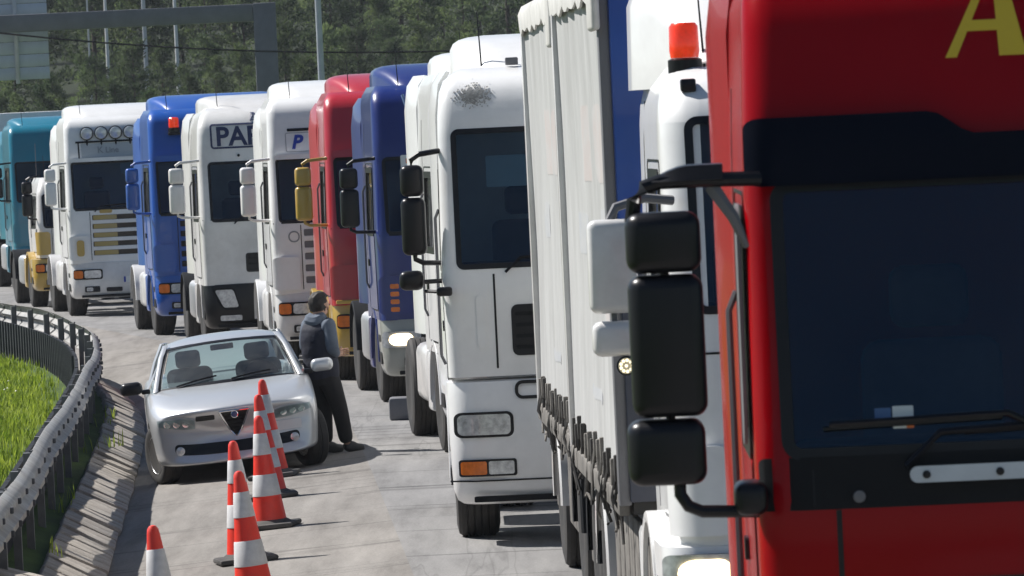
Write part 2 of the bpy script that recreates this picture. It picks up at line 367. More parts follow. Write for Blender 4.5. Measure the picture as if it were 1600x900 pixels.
# grass on the verge
def tufts(name, spots, hmin, hmax, w, m, label, cat):
    b = MB(); v = []; f = []
    for (x, y, z, nb) in spots:
        for q in range(nb):
            a = random.uniform(0, 6.283); bx = x + random.gauss(0, .05); by = y + random.gauss(0, .05); h = random.uniform(hmin, hmax)
            ww = w * random.uniform(.6, 1.3); l = random.uniform(.1, .7) * h; ca, sa = math.cos(a), math.sin(a); o = len(v)
            v += [(bx - sa * ww, by + ca * ww, z - .03), (bx + sa * ww, by - ca * ww, z - .03),
                  (bx + ca * l * .4 - sa * ww * .7, by + sa * l * .4 + ca * ww * .7, z + h * .6), (bx + ca * l * .4 + sa * ww * .7, by + sa * l * .4 - ca * ww * .7, z + h * .6), (bx + ca * l, by + sa * l, z + h)]
            f += [(o, o + 1, o + 3, o + 2), (o + 2, o + 3, o + 4)]
    me = bpy.data.meshes.new(name); me.from_pydata(v, [], f); me.materials.append(m)
    return tag(link(name, me), label, cat, kind='stuff')
def leafmat(name, c1, c2, scale, tl=.35):
    m = bpy.data.materials.new(name); m.use_nodes = True; nt = m.node_tree; b = nt.nodes['Principled BSDF']
    g_ = nt.nodes.new('ShaderNodeNewGeometry'); nz = nt.nodes.new('ShaderNodeTexNoise'); nz.inputs['Scale'].default_value = scale; nz.inputs['Detail'].default_value = 5
    oi = nt.nodes.new('ShaderNodeObjectInfo')
    nt.links.new(g_.outputs['Position'], nz.inputs['Vector'])
    rp_ = nt.nodes.new('ShaderNodeValToRGB'); rp_.color_ramp.elements[0].position = .34; rp_.color_ramp.elements[1].position = .66
    rp_.color_ramp.elements[0].color = (*c1, 1); rp_.color_ramp.elements[1].color = (*c2, 1)
    nt.links.new(nz.outputs['Fac'], rp_.inputs['Fac'])
    hs = nt.nodes.new('ShaderNodeHueSaturation'); mr = nt.nodes.new('ShaderNodeMapRange'); mr.inputs['To Min'].default_value = .6; mr.inputs['To Max'].default_value = 1.35
    nt.links.new(oi.outputs['Random'], mr.inputs['Value']); nt.links.new(mr.outputs[0], hs.inputs['Value']); nt.links.new(rp_.outputs['Color'], hs.inputs['Color'])
    nt.links.new(hs.outputs[0], b.inputs['Base Color']); b.inputs['Roughness'].default_value = .7; b.inputs['Specular IOR Level'].default_value = .25
    t = nt.nodes.new('ShaderNodeBsdfTranslucent'); nt.links.new(hs.outputs[0], t.inputs[0])
    mx = nt.nodes.new('ShaderNodeMixShader'); mx.inputs[0].default_value = tl
    nt.links.new(b.outputs[0], mx.inputs[1]); nt.links.new(t.outputs[0], mx.inputs[2]); nt.links.new(mx.outputs[0], nt.nodes['Material Output'].inputs['Surface'])
    return m
GRM = leafmat('grass_blades', (.085, .15, .012), (.33, .40, .05), 3.2, .45)
sp = []
for k in range(26000):
    y = random.uniform(44, 112); t = RT - .34 - abs(random.gauss(0, 1.7)) - random.uniform(0, 1.6)
    sp.append((E(y) + t, y, vz(t, y), 5))
tufts('verge_grass', sp, .05, .17, .009, GRM, 'bright green grass growing behind the guard rail', 'grass')
sp = []
for k in range(18):
    y = random.uniform(38, 80); t = RT + random.uniform(-.05, .35)
    if math.sin(y * 1.1) + math.sin(y * .37 + 2) > .2: sp.append((E(y) + t, y, .05, 6))
tufts('kerb_weeds', sp, .05, .17, .007, GRM, 'weeds sprouting between the kerb slabs and the rail', 'weeds')
fb = MB()
for k in range(90):
    y = random.uniform(50, 95); t = RT - .9 - random.uniform(0, 3.2); x = E(y) + t; z = vz(t, y) + random.uniform(.2, .34); r_ = random.uniform(.012, .025)
    fb.add([(x - r_, y, z), (x, y - r_, z + .006), (x + r_, y, z), (x, y + r_, z + .01), (x, y, z + r_)], [(0, 1, 4), (1, 2, 4), (2, 3, 4), (3, 0, 4), (3, 2, 1, 0)])
tag(fb.build('meadow_flowers', mat('petals', (.75, .74, .62), .7)), 'small pale flowers dotted through the verge grass', 'flowers', kind='stuff')

# wooded hill: individual pines, five crown shapes
BARK = mat('pine_bark', (.09, .065, .05), .9, var=.4, vscale=12)
PINES = [leafmat('pine_needles_olive', (.045, .075, .032), (.16, .21, .08), .9, .45), leafmat('pine_needles_dark', (.028, .048, .024), (.10, .135, .06), .9, .45)]
def make_tree(seed):
    rr = random.Random(seed); h = 6.0; v = []; f = []
    for c in range(95):
        q = rr.random() ** .85; z = .7 + q * (h - .8); rad = (1.75 * (1 - q) ** .6 + .18) * rr.uniform(.35, 1.08) * (1 + .35 * math.sin(z * 3 + seed)); a = rr.uniform(0, 6.283)
        cx, cy = math.cos(a) * rad, math.sin(a) * rad; cr = rr.uniform(.22, .52)
        for k in range(34):
            d = Vector((rr.gauss(0, 1), rr.gauss(0, 1), rr.gauss(0, .75))); d.normalize(); p = Vector((cx, cy, z)) + d * cr * rr.uniform(.25, 1)
            up = Vector((d.x * .8, d.y * .8, d.z * .5 + rr.uniform(.1, .9))).normalized(); s_ = up.cross(Vector((rr.gauss(0, 1), rr.gauss(0, 1), rr.gauss(0, 1)))).normalized()
            L = rr.uniform(.13, .30); w = rr.uniform(.025, .05); o = len(v)
            v += [p - s_ * w * .6, p + s_ * w * .6, p + up * L * .6 + s_ * w, p + up * L, p + up * L * .6 - s_ * w]; f.append((o, o + 1, o + 2, o + 3, o + 4))
    me = bpy.data.meshes.new('crown'); me.from_pydata([tuple(p) for p in v], [], f)
    t = MB(); t.tube([(0, 0, -.6), (.03, .02, 1.5), (-.02, .03, 3.5), (0, 0, 5.4)], .13, 8, .03)
    for k in range(9):
        a = rr.uniform(0, 6.28); z = rr.uniform(1, 4.6); l = rr.uniform(.6, 1.3); t.tube([(0, 0, z), (math.cos(a) * l, math.sin(a) * l, z + .35)], .03, 5, .01)
    return me, t.mesh('trunk', BARK)
protos = [make_tree(k) for k in range(5)]
pm = []
for me, tr in protos:
    for m in PINES:
        c = me.copy(); c.materials.append(m); pm.append((c, tr))
k = 0
for row, (yr, zsc) in enumerate(((258, .50), (268, .55), (280, .58), (291, .58), (312, 1.0), (326, 1.1), (344, 1.2), (364, 1.3))):
    x = -36 - row * 2
    while x < 3:
        y = yr + random.uniform(-6, 6); s_ = zsc * random.uniform(.75, 1.25)
        c, tr = pm[random.randrange(len(pm))]
        o = thing('pine_tree', 'bushy olive green pine tree on the wooded hillside behind the trucks', 'tree', (x, y, hill(x, y) - .2), random.uniform(0, 6.28), 'pine trees on the wooded hillside')
        o.scale = (s_ * random.uniform(.9, 1.15), s_, s_ * random.uniform(.9, 1.2))
        link('crown', c, o); link('trunk', tr, o); x += random.uniform(1.9, 2.9) * (.75 if zsc < .7 else 1)

# gantry, sign backs, lamp posts, cable
GM = mat('gantry_steel', (.19, .195, .22), .6, .3, var=.25, vscale=1.5); SIGNB = mat('sign_back', (.50, .56, .64), .5, .4, var=.2, vscale=1.2); GALV = mat('galvanised_pole', (.50, .53, .56), .45, .4, var=.2)
ga = thing('road_gantry', 'grey steel gantry spanning the road behind the trucks', 'gantry', (-7.7, 200, 0), R(2))
MB().rbox(-.37, .37, -.3, .3, -1.4, 7.62, .03, 2).build('post', GM, ga)
MB().rbox(-24.37, -23.63, -.3, .3, -1.4, 7.62, .03, 2).build('post', GM, ga)
MB().rbox(-23.6, -.373, -.26, .26, 7.03, 7.60, .03, 2).build('beam', GM, ga)
MB().rbox(-.75, .75, -.55, .55, -1.6, .2, .04, 2).build('footing', CONC, ga)
sg = thing('road_sign', 'back of a large ribbed grey road sign hung on the gantry', 'road sign', (-15.9, 200.75, 5.45), R(2))
for k in range(8):
    MB().rbox(-5, 1.0, 0, .035, .03 + k * .42, .03 + k * .42 + .405, .012, 2).build('panel', SIGNB, sg)
for x in (-3.5, -1.15, -.05 - 2.3 + 2.3):
    MB().rbox(x - .07, x + .07, -.13, -.004, -.1, 3.5, .02, 2).build('support', GALV, sg)
MB().tube([(-1.15, .02, -6.6), (-1.15, .02, .0)], .09, 10).build('pole', GALV, sg)
def lamp_post(x, y, r0, m, h, z, lab):
    o = thing('lamp_post', lab, 'lamp post', (x, y, z), 0, 'lamp posts behind the trucks')
    MB().tube([(0, 0, -2), (0, 0, h * .5), (0, 0, h)], r0, 10, r0 * .6).build('pole', m, o)
    MB().tube([(0, 0, h), (.3, 0, h + .35), (1.4, 0, h + .5)], r0 * .55, 8).build('arm', m, o)
    MB().rbox(1.2, 2.0, -.15, .15, h + .42, h + .58, .05, 2).build('lamp_head', m, o)
WHP = mat('white_pole', (.78, .78, .76), .5, var=.1)
lamp_post(-4.45, 150, .105, GALV, 11, -.3, 'grey lamp post rising behind the faded red truck')
lamp_post(-20.2, 299, .055, GALV, 9, hill(-20.2, 299), 'thin faint lamp post leftmost on the wooded hill')
lamp_post(-19.25, 298, .10, WHP, 9, hill(-19.25, 298), 'white pole second from left on the wooded hill')
lamp_post(-17.5, 300, .13, GALV, 9, hill(-17.5, 300), 'grey pole between two white ones on the wooded hill')
lamp_post(-15.85, 298, .11, WHP, 9, hill(-15.85, 298), 'white pole just left of the gantry post on the wooded hill')
cp = [(x, 185, 5.55 + .0052 * x * x) for x in [-20 + 1.6 * q for q in range(25)]]
tag(MB().tube(cp, .028, 5).build('overhead_cable', PBK), 'thin black cable sagging across in front of the hill', 'cable')
# ------------------------------------------------------------------ trucks
class Cab:
    def __init__(s, levels, yb=2.2, r=.22, bulge=.05, z0=1.0):
        L = np.array(levels, float); zz = np.arange(L[0, 0] - .3, L[-1, 0] + .301, .01)
        k = np.exp(-.5 * (np.arange(-12, 13) / 3.5) ** 2); k /= k.sum()
        s.z = zz; s.yf = np.convolve(np.pad(np.interp(zz, L[:, 0], L[:, 1]), 12, mode='edge'), k, 'valid')
        s.w = np.convolve(np.pad(np.interp(zz, L[:, 0], L[:, 2]), 12, mode='edge'), k, 'valid')
        s.yb = yb; s.r = r; s.b = bulge; s.zt = L[-1, 0]; s.z0 = z0
    def W(s, z): return float(np.interp(z, s.z, s.w))
    def Y(s, z): return float(np.interp(z, s.z, s.yf))
    def F(s, x, z, off=0):
        w = s.W(z); r = s.r; q = abs(x) - (w - r); y = s.Y(z) + s.b * (min(abs(x), w - r) / w) ** 2; sg = 1 if x > 0 else -1
        if q > 0:
            sn = min(q / r, .9999); cs = math.sqrt(1 - sn * sn); return ((w - r + r * sn + off * sn) * sg, y + r - r * cs - off * cs, z)
        return (x, y - off, z)
    def side(s, sg): return lambda y, z, off=0: (sg * (s.W(z) + off), y, z)
    def tilt(s, z): return -math.atan((s.Y(z + .1) - s.Y(z - .1)) / .2)
    def shell(s, win, swin, top_extra=()):
        """win=(x0,x1,z0,z1) windscreen opening, swin=(y0,y1,z0,z1) side window opening"""
        zs = sorted(set([round(s.z0 + (s.zt - s.z0) * k / 26, 3) for k in range(27)] + [win[2], win[3], swin[2], swin[3]]))
        zs = [z for i, z in enumerate(zs) if i == 0 or z - zs[i - 1] > .004 or z in (win[2], win[3], swin[2], swin[3])]
        sy = sorted(set([s.yb, swin[0], swin[1], s.yb * .9, (swin[0] + swin[1]) / 2]), reverse=True)
        fx = sorted(set([win[0], win[1]] + [win[0] + (win[1] - win[0]) * k / 10 for k in range(11)]))
        rings = []
        for z in zs:
            w, y0 = s.W(z), s.Y(z); r = s.r; ye = y0 + s.b * ((w - r) / w) ** 2 + r; ring = []
            for y in sy: ring.append((-w, max(y, ye), z))
            for k in range(6):
                a = math.pi / 2 * k / 5; ring.append((-(w - r + r * math.cos(a)), ye - r * math.sin(a), z))
            for x in fx: xx = max(-(w - r) + .001, min(w - r - .001, x)); ring.append((xx, s.F(xx, z)[1], z))
            for k in range(5, -1, -1):
                a = math.pi / 2 * k / 5; ring.append((w - r + r * math.cos(a), ye - r * math.sin(a), z))
            for y in reversed(sy): ring.append((w, max(y, ye), z))
            rings.append(ring)
        n = len(rings[0]); b = MB(); v = [p for r_ in rings for p in r_]; f = []
        ns = len(sy); i0 = ns + 6; i1 = i0 + len(fx) - 1
        a0, a1 = sy.index(swin[1]), sy.index(swin[0])
        for k in range(len(zs) - 1):
            zc = (zs[k] + zs[k + 1]) / 2
            for i in range(n):
                j = (i + 1) % n
                if i0 <= i < i1 and win[2] < zc < win[3]: continue
                if swin[2] < zc < swin[3] and (a0 <= i < a1 or n - 1 - a1 <= i < n - 1 - a0): continue
                f.append((k * n + i, k * n + j, (k + 1) * n + j, (k + 1) * n + i))
        f.append(tuple((len(zs) - 1) * n + i for i in range(n))); f.append(tuple(range(n))[::-1])
        return b.add(v, f)
def tyre_meshes():
    t = MB(); r = .515
    pr = [(.29, -.15), (.33, -.165), (.42, -.17), (.49, -.155), (.512, -.125)]
    for k in range(5):
        x = -.11 + k * .055; pr += [(r, x - .018), (r, x + .018), (r - .014, x + .022), (r - .014, x + .033)]
    pr = pr[:-2] + [(.512, .128), (.49, .155), (.42, .17), (.33, .165), (.29, .15)]
    t.lathe(pr, n=40); rm = MB()
    rm.lathe([(.292, -.14), (.285, -.15), (.27, -.12), (.255, -.06), (.16, -.03), (.15, -.09), (.10, -.10), (.02, -.105)], n=32)
    for k in range(10):
        a = k * math.pi / 5; rm.lathe([(.012, -.065), (.012, -.035)], (0, math.cos(a) * .2, math.sin(a) * .2), n=6)
    return t.mesh('tyre', RUB, 40), rm.mesh('rim', RIM, 40)
TY, RM = tyre_meshes()
def wheel(root, x, y, z=.515, sc=1.0, dual=False, steer=0, rimmat=None):
    sg = -1 if x < 0 else 1
    for k in range(2 if dual else 1):
        o = link('wheel', TY, root, (x - sg * .36 * k, y, z), (0, 0, (math.pi if sg > 0 else 0) + steer)); o.scale = (sc * (1 if not dual else .95), sc, sc)
        if k == 0:
            link('rim', RM, o, (.13 if dual else 0, 0, 0))
    return o
def rear_frame(root, L=6.0, bodycol=None, wb=3.6, tank=ALU, mud=PDK, wy=1.35):
    b = MB()
    for s in (-1, 1): b.box(s * .42 - .05, s * .42 + .05, .5, L, .72, 1.0)
    for y in (2.4, 3.4, 4.4, L - .1): b.box(-.369, .369, y - .06, y + .06, .76, .95)
    b.build('chassis_frame', STEEL, root, 30)
    MB().rbox(-1.22, -.62, 2.62, 3.9, .42, 1.02, .10, 3).build('fuel_tank', tank, root)
    MB().rbox(.62, 1.22, 2.62, 3.9, .42, 1.02, .10, 3).build('battery_box', tank, root)
    for s in (-1, 1):
        m = MB(); rings = []
        for k in range(13):
            a = math.pi * (k / 12); rings.append([(s * x, wy + wb + math.cos(a) * rr, .52 + math.sin(a) * rr) for x, rr in ((.55, .60), (1.24, .60), (1.25, .585), (1.25, .57), (.55, .57))])
        m.loft(rings)
        if mud: m.build('mudguard', mud, root)
        wheel(root, s * 1.06, wy + wb, dual=True)
    MB().lathe([(.05, 1.0), (.5, 1.0), (.52, 1.06), (.45, 1.1), (.05, 1.1)], (0, wy + wb - .1, 0), 'Z', 24).build('fifth_wheel', STEEL, root)
    b = MB()
    for s in (-1, 1):
        b.rbox(s * 1.0 - .14, s * 1.0 + .14, L - .06, L - .01, .75, .88, .015, 2)
    b.box(-.86, .86, L - .05, L - .02, .77, .86); b.build('tail_light_bar', PDK, root)
def mirrors(root, cab, m, z=2.38, out=.30, w=.22, y=.18, kind='scania', hm=.44, hu=.24, armm=None):
    for s in (-1, 1):
        xc = s * (cab.W(z) + out)
        def tp(c): return (c.x, c.y + .25 * (abs(c.x - xc)) ** 1.2, c.z)
        mm = MB(); mm.rbox(xc - w / 2, xc + w / 2, y - .09, y + .07, z - hm * .62, z - hm * .62 + hm, .05, 4, tp)
        h = mm.build('mirror_housing', m, root)
        g_ = MB(); g_.rbox(xc - w / 2 + .02, xc + w / 2 - .02, y + .071, y + .076, z - hm * .62 + .03, z - hm * .62 + hm - .03, .002, 1); g_.build('mirror_glass', CHR, h)
        mm = MB(); mm.rbox(xc - w / 2 + .005, xc + w / 2 - .005, y - .09, y + .07, z + hm * .40, z + hm * .40 + hu, .05, 4, tp); mm.build('mirror_housing', m, root)
        a = armm or m; ar = MB(); zt = z + hm * .40 + hu; xb = s * (cab.W(z) - .02)
        ar.tube([(xc, y, zt - .03), (xc, y, zt + .04), (xc - s * .06, y, zt + .08), (xb, y + .12, zt + .10)], .022, 8)
        ar.build('mirror_arm', a, root); ar = MB()
        ar.tube([(xc, y, z - hm * .6), (xc, y, z - hm * .6 - .04), (xc - s * .06, y, z - hm * .6 - .07), (xb, y + .14, z - hm * .6 - .08)], .02, 8)
        ar.build('mirror_arm', a, root)
PALE = mat('panel_pale', (.55, .66, .68), .9, var=.1)
def truck(P):
    g_ = dict(levels=[(1.0, .02, 1.24), (1.9, .05, 1.25), (2.05, .07, 1.25), (2.9, .26, 1.235), (3.0, .27, 1.235), (3.60, .48, 1.215), (3.69, .57, 1.18), (3.74, .80, 1.12)],
              win=(-1.12, 1.12, 2.02, 2.88), swin=(.62, 1.5, 2.02, 2.75), z0=1.0, body=PW, lower=None, bump=None, mirror=PBK, r=.12, yb=2.2, blind=None, wrad=.07, deflector=(3.62, 3.98, .95), fins=True,
              visor=None, grille='scania', lamp=LENS, rear=True, mz=2.38, mout=.30, mw=.22, tank=ALU, mud=PDK, L=6.0, group='trucks queued nose to tail', bz=(.34, 1.02), finh=3.62, headz=.80, plate=True, defl_mat=None, cat='truck', steps=True, seam=True)
    g_.update(P); P = type('P', (), g_)
    root = thing(P.name, P.label, P.cat, (P.x, P.y, 0), R(P.h), P.group); root['h'] = 0; del root['h']
    lower = P.lower or P.body; bump = P.bump or P.body
    cab = Cab(P.levels, P.yb, P.r, z0=P.z0); P.cab = cab; P.root = root
    S = cab.F; SL, SR = cab.side(-1), cab.side(1)
    cabo = cab.shell(P.win, P.swin).build('cab', P.body, root, 40); P.cabo = cabo
    x0, x1, z0, z1 = P.win
    MB().patch(S, x0 - .03, x1 + .03, z0 - .03, z1 + .03, .06, -.012, .01, 14, 8).build('windscreen', GW, root)
    MB().ring(S, x0 - .02, x1 + .02, z0 - .03, z1 + .025, P.wrad, .042, .006, .035).build('windscreen_frame', PBK, root)
    for s, SS in ((-1, SL), (1, SR)):
        y0, y1, a0, a1 = P.swin
        d = MB(); d.patch(SS, y0 - .1, y1 + .08, 1.12, a0 - .04, .04, .007, .02, 8, 6); d = d.build('door', P.body, root)
        MB().ring(SS, y0 - .12, y1 + .10, 1.10, a1 + .09, .06, .012, .004, .01).build('door_seam', PBK, root)
        h = MB(); h.patch(SS, y1 - .16, y1 + .0, 1.62, 1.70, .02, .022, .03, 4, 2); h.build('handle', PBK, d)
        MB().patch(SS, y0 - .02, y1 + .02, a0 - .02, a1 + .02, .05, -.012, .01, 6, 4).build('side_window', GS, root)
        MB().ring(SS, y0 - .04, y1 + .04, a0 - .04, a1 + .04, .08, .065, .008, .03).build('window_frame', PBK, root)
    # interior
    yw = cab.Y(z0)
    MB().rbox(-1.12, 1.12, yw + .1, yw + .55, z0 - .35, z0 + .02, .06, 3).build('dashboard', INT, root)
    st_ = MB(); st_.lathe([(.20, -.015), (.235, -.015), (.235, .015), (.20, .015), (.20, -.015)], (0, 0, 0), 'Z', 24); st_.box(-.2, .2, -.02, .02, -.01, .01); st_.box(-.02, .02, -.2, 0, -.01, .01)
    o = st_.build('steering_wheel', PDK, root, loc=(.58, yw + .62, z0 + .06)); o.rotation_euler = (R(35), 0, 0)
    for sx in (-.58, .58):
        q = MB(); q.rbox(sx - .25, sx + .25, yw + 1.15, yw + 1.32, z0 - .5, z0 + .32, .07, 3); q.rbox(sx - .14, sx + .14, yw + 1.17, yw + 1.29, z0 + .36, z0 + .58, .05, 3); q.build('seat', SEAT, root)
    if P.blind:
        MB().patch(lambda a, b, o: S(a, b, o - .07), P.blind[0], P.blind[1], P.blind[2], P.blind[3], .01, 0, .006, 8, 3).build('pale_panel', PALE, root)  # pale rectangle just behind the windscreen glass
    for s in (-1, 1):
        MB().patch(cab.side(s), 1.72, 1.732, 1.12, 3.3, .004, .003, .01, 1, 10).build('panel_seam', PGR, root)
    for k, sx in enumerate((-.75, .05)):
        wpr = MB(); wpr.tube([S(sx, z0 - .06, .03), S(sx + .12, z0 + .05, .025), S(sx + .62, z0 + .07, .02)], .012, 6); wpr.tube([S(sx + .2, z0 + .045, .012), S(sx + .85, z0 + .06, .012)], .008, 5); wpr.build('wiper', PBK, root)
    if P.visor:
        za, zb, vm = P.visor
        MB().patch(lambda a, b, o: S(a, b, o + .10), -1.14, 1.14, za, zb, .06, .02, .11, 16, 3).build('sun_visor', vm, root)
    # bumper and lower front
    ba, bb = P.bz; bm_ = MB(); rings = []
    for z, yo, ww in ((ba, .10, 1.15), (ba + .03, .05, 1.19), (ba + .12, -.02, 1.22), ((ba + bb) / 2, -.035, 1.235), (bb - .1, -.02, 1.24), (bb - .015, .0, 1.24), (bb - .004, .04, 1.22)):
        ring = [(-ww, .82, z), (-ww, .45, z)]
        for k in range(7): a = math.pi / 2 * k / 6; ring.append((-(ww - .24 + .24 * math.cos(a)), .29 + yo - .24 * math.sin(a), z))
        for k in range(1, 8): x = -(ww - .24) + 2 * (ww - .24) * k / 8; ring.append((x, .05 + yo - .05 * (1 - (x / ww) ** 2), z))
        for k in range(6, -1, -1): a = math.pi / 2 * k / 6; ring.append((ww - .24 + .24 * math.cos(a), .29 + yo - .24 * math.sin(a), z))
        ring += [(ww, .45, z), (ww, .82, z)]; rings.append(ring)
    bm_.loft(rings); bo = bm_.build('bumper', bump, root, 40)
    bc = Cab([(ba - .1, .02, 1.22), (bb + .1, .02, 1.235)], 2, .24, .05, ba); BS = lambda x, z, off: bc.F(x, z, off + .045)
    P.BS = BS
    if P.grille == 'scania':
        for s in (-1, 1):
            h = MB(); h.patch(BS, min(s * 1.16, s * .66), max(s * 1.16, s * .66), P.headz - .10, P.headz + .09, .04, .012, .05, 6, 3); h = h.build('headlight', PDK, root)
            lx = (1.19, .80) if P.lamp is LIT else (1.00, .69); l = MB(); l.patch(BS, min(s * lx[0], s * lx[1]), max(s * lx[0], s * lx[1]), P.headz - (.10 if P.lamp is LIT else .075), P.headz + (.09 if P.lamp is LIT else .068), .035, .022, .02, 5, 3); l.build('lens', LENS, h)
            if P.lamp is LIT: l = MB(); l.patch(BS, min(s * (lx[0] - .06), s * (lx[1] + .09)), max(s * (lx[0] - .06), s * (lx[1] + .09)), P.headz - .075, P.headz + .065, .07, .030, .01, 5, 3); l.build('bulb_glare', LIT, h)
            if P.lamp is not LIT: l = MB(); l.patch(BS, min(s * 1.15, s * 1.02), max(s * 1.15, s * 1.02), P.headz - .075, P.headz + .068, .03, .022, .02, 3, 3); l.build('indicator', AMB, h)
            l = MB(); l.patch(BS, min(s * 1.0, s * .72), max(s * 1.0, s * .72), ba + .12, ba + .23, .02, .006, .03, 4, 2); l = l.build('fog_lamp', PBK, root)
            q = MB(); q.patch(BS, min(s * .97, s * .85), max(s * .97, s * .85), ba + .14, ba + .21, .02, .012, .02, 3, 2); q.build('lens', LENS, l)
            MB().patch(BS, min(s * .60, s * .30), max(s * .60, s * .30), ba + .12, ba + .20, .02, .005, .02, 4, 1).build('bumper_slot', PBK, root)
        for k in range(5):
            z = 1.08 + k * .165
            MB().patch(S, -.80, .80, z, z + .06, .015, .016, .03, 12, 1).build('grille_slat', lower, root)
            MB().patch(S, -.80, .80, z + .065, z + .158, .015, .003, .02, 12, 1).build('grille_gap', P.gapm if hasattr(P, 'gapm') else PBK, root)
        for s in (-1, 1):
            MB().patch(S, s * .84 - .006, s * .84 + .006, 1.06, 1.96, .003, .003, .01, 1, 8).build('panel_seam', PBK, root)
            c = MB(); c.patch(S, min(s * 1.22, s * .88), max(s * 1.22, s * .88), 1.06, 1.52, .06, .05, .06, 6, 4); c.build('corner_deflector', lower, root)
    if P.seam: MB().patch(S, -1.22, 1.22, 1.985, 1.997, .004, .003, .01, 20, 1).build('panel_seam', PBK, root)
    if P.plate:
        p = MB(); p.patch(BS, -.27, .27, ba + .28, ba + .39, .01, .012, .015, 3, 1); p = p.build('number_plate', PLATE, root)
        q = MB(); q.patch(BS, -.27, -.235, ba + .282, ba + .388, .004, .014, .005, 1, 1); q.build('plate_band', INKB, p)
    if P.steps:
        for s in (-1, 1):
            b = MB(); b.rbox(min(s * .75, s * 1.235), max(s * .75, s * 1.235), 1.93, 2.35, .38, .99, .04, 2); b.build('step_box', lower, root)
    for s in (-1, 1):     # step recesses, grab rails, roof aerial
        SB = lambda y, z, off, s=s: (s * (1.232 + off), y, z)
        for k in range(2): MB().patch(SB, .40, .74, ba + .14 + k * .26, ba + .28 + k * .26, .03, .006, .02, 4, 2).build('step_recess', PBK, root)
        xg = s * (cab.W(2.2) + .035)
        MB().tube([(xg - s * .03, P.swin[1] + .12, 1.35), (xg, P.swin[1] + .12, 1.42), (xg, P.swin[1] + .12, 2.5), (xg - s * .03, P.swin[1] + .12, 2.57)], .014, 6).build('grab_rail', PGR, root)
    MB().tube([(0, 0, 0), (-.02, .05, .5)], .008, 5, .004).build('roof_aerial', PBK, root, loc=(-.85, .95, cab.zt - .06))
    MB().patch(BS, -1.05, 1.05, ba + .025, ba + .07, .01, .012, .03, 20, 1).build('bumper_lip', PDK, root)
    for s in (-1, 1):     # front wheel arch lining
        m = MB(); rings = []
        for k in range(13):
            a = math.pi * k / 12; rings.append([(s * x, 1.38 + math.cos(a) * rr, .5 + math.sin(a) * rr) for x, rr in ((.55, .62), (1.245, .62), (1.25, .60), (1.245, .565), (.55, .565))])
        m.loft(rings); m.build('wheel_arch', P.arch if hasattr(P, 'arch') else lower, root)
        wheel(root, s * 1.04, 1.38)
    if P.rear: rear_frame(root, P.L, tank=P.tank, mud=P.mud)
    if P.deflector:
        za, zb, y0 = P.deflector; d = MB(); rings = []
        for k in range(9):
            t = k / 8; y = y0 + (P.yb + .05 - y0) * t; hh = za + .04 + (zb - za - .04) * (math.sin(min(t * 1.25, 1) * math.pi / 2) ** .7); w = .86 + .24 * min(1, t * 1.6); ring = []
            for q in range(13):
                a = math.pi * q / 12; cx = math.cos(a); sx = math.sin(a)
                ring.append((w * (abs(cx) ** .22) * (1 if cx > 0 else -1), y - .18 * sx * (1 - t), za - .1 + (hh - za + .1) * sx ** .22 if sx > 0 else za - .1))
            rings.append(ring)
        d.loft(rings, True, True, True); d.build('roof_deflector', P.defl_mat or P.body, root, 45)
    if P.fins:
        for s in (-1, 1):
            f = MB(); rings = []
            for k in range(7):
                y = P.yb - .02 + .72 * k / 6; o = .0 + .06 * math.sin(k / 6 * math.pi / 2)
                rings.append([(s * (1.235 + o), y, 1.15), (s * (1.235 + o), y, P.finh - .35), (s * (1.20 + o), y + .0, P.finh - .1), (s * (1.13 + o), y, P.finh), (s * (1.10 + o), y, P.finh - .01), (s * (1.17 + o), y, P.finh - .12), (s * (1.205 + o), y, P.finh - .36), (s * (1.205 + o), y, 1.15)])
            f.loft(rings); f.build('side_deflector', P.body, root, 45)
    if P.mirror: mirrors(root, cab, P.mirror, P.mz, P.mout, P.mw)
    return P
def beacon(root, x, y, z, r=.07, h=.2):
    b = MB().lathe([(r * 1.15, 0), (r * 1.15, h * .3), (r * .9, h * .34), (.01, h * .34)], (0, 0, 0), 'Z', 16).build('beacon', PBK, root, loc=(x, y, z))
    MB().lathe([(r * .95, h * .345), (r * 1.02, h * .5), (r * .98, h * 1.02), (r * .8, h * 1.1), (.01, h * 1.12)], (0, 0, 0), 'Z', 16).build('lens', REDL, b)
def front_text(P, body, size, m, x, z, bold=.0, off=.012, shear=0, spacing=1, name='lettering'):
    o = text(name, body, size, m, P.root, (0, 0, 0), 0, bold, shear, spacing); o.rotation_euler = (0, 0, 0)
    for v_ in o.data.vertices: v_.co = P.cab.F(x + v_.co.x, z + v_.co.y, off + v_.co.z)
    return o
SCL = [(1.0, .02, 1.24), (1.9, .05, 1.25), (2.05, .07, 1.25), (2.9, .26, 1.235), (3.0, .27, 1.23), (3.45, .50, 1.20), (3.62, .72, 1.14), (3.70, 1.0, 1.02)]
def at(lx, y, h):   # front centre from the left front corner
    return lx + 1.245 * math.cos(R(h))
# teal truck and the white trailer it pulls
P = truck(dict(name='truck', label='teal truck far left at the back of the queue', x=-9.95, y=137.6, h=10, body=PT, mirror=PBK, rear=True, deflector=(3.5, 3.92, .95)))
tl = thing('box_trailer', 'pale box trailer behind the teal truck far left', 'trailer', (-9.95 - 3.9 * math.sin(R(10)), 137.6 + 3.9 * math.cos(R(10)), 0), R(10))
MB().rbox(-1.27, 1.27, 0, 13, 1.2, 4.05, .03, 2).build('cargo_box', PW, tl)
b = MB()
for s in (-1, 1): b.box(s * .5 - .06, s * .5 + .06, .2, 12.8, .85, 1.198)
b.build('chassis_frame', STEEL, tl)
for y in (8.8, 10.1, 11.4):
    for s in (-1, 1): wheel(tl, s * 1.06, y)
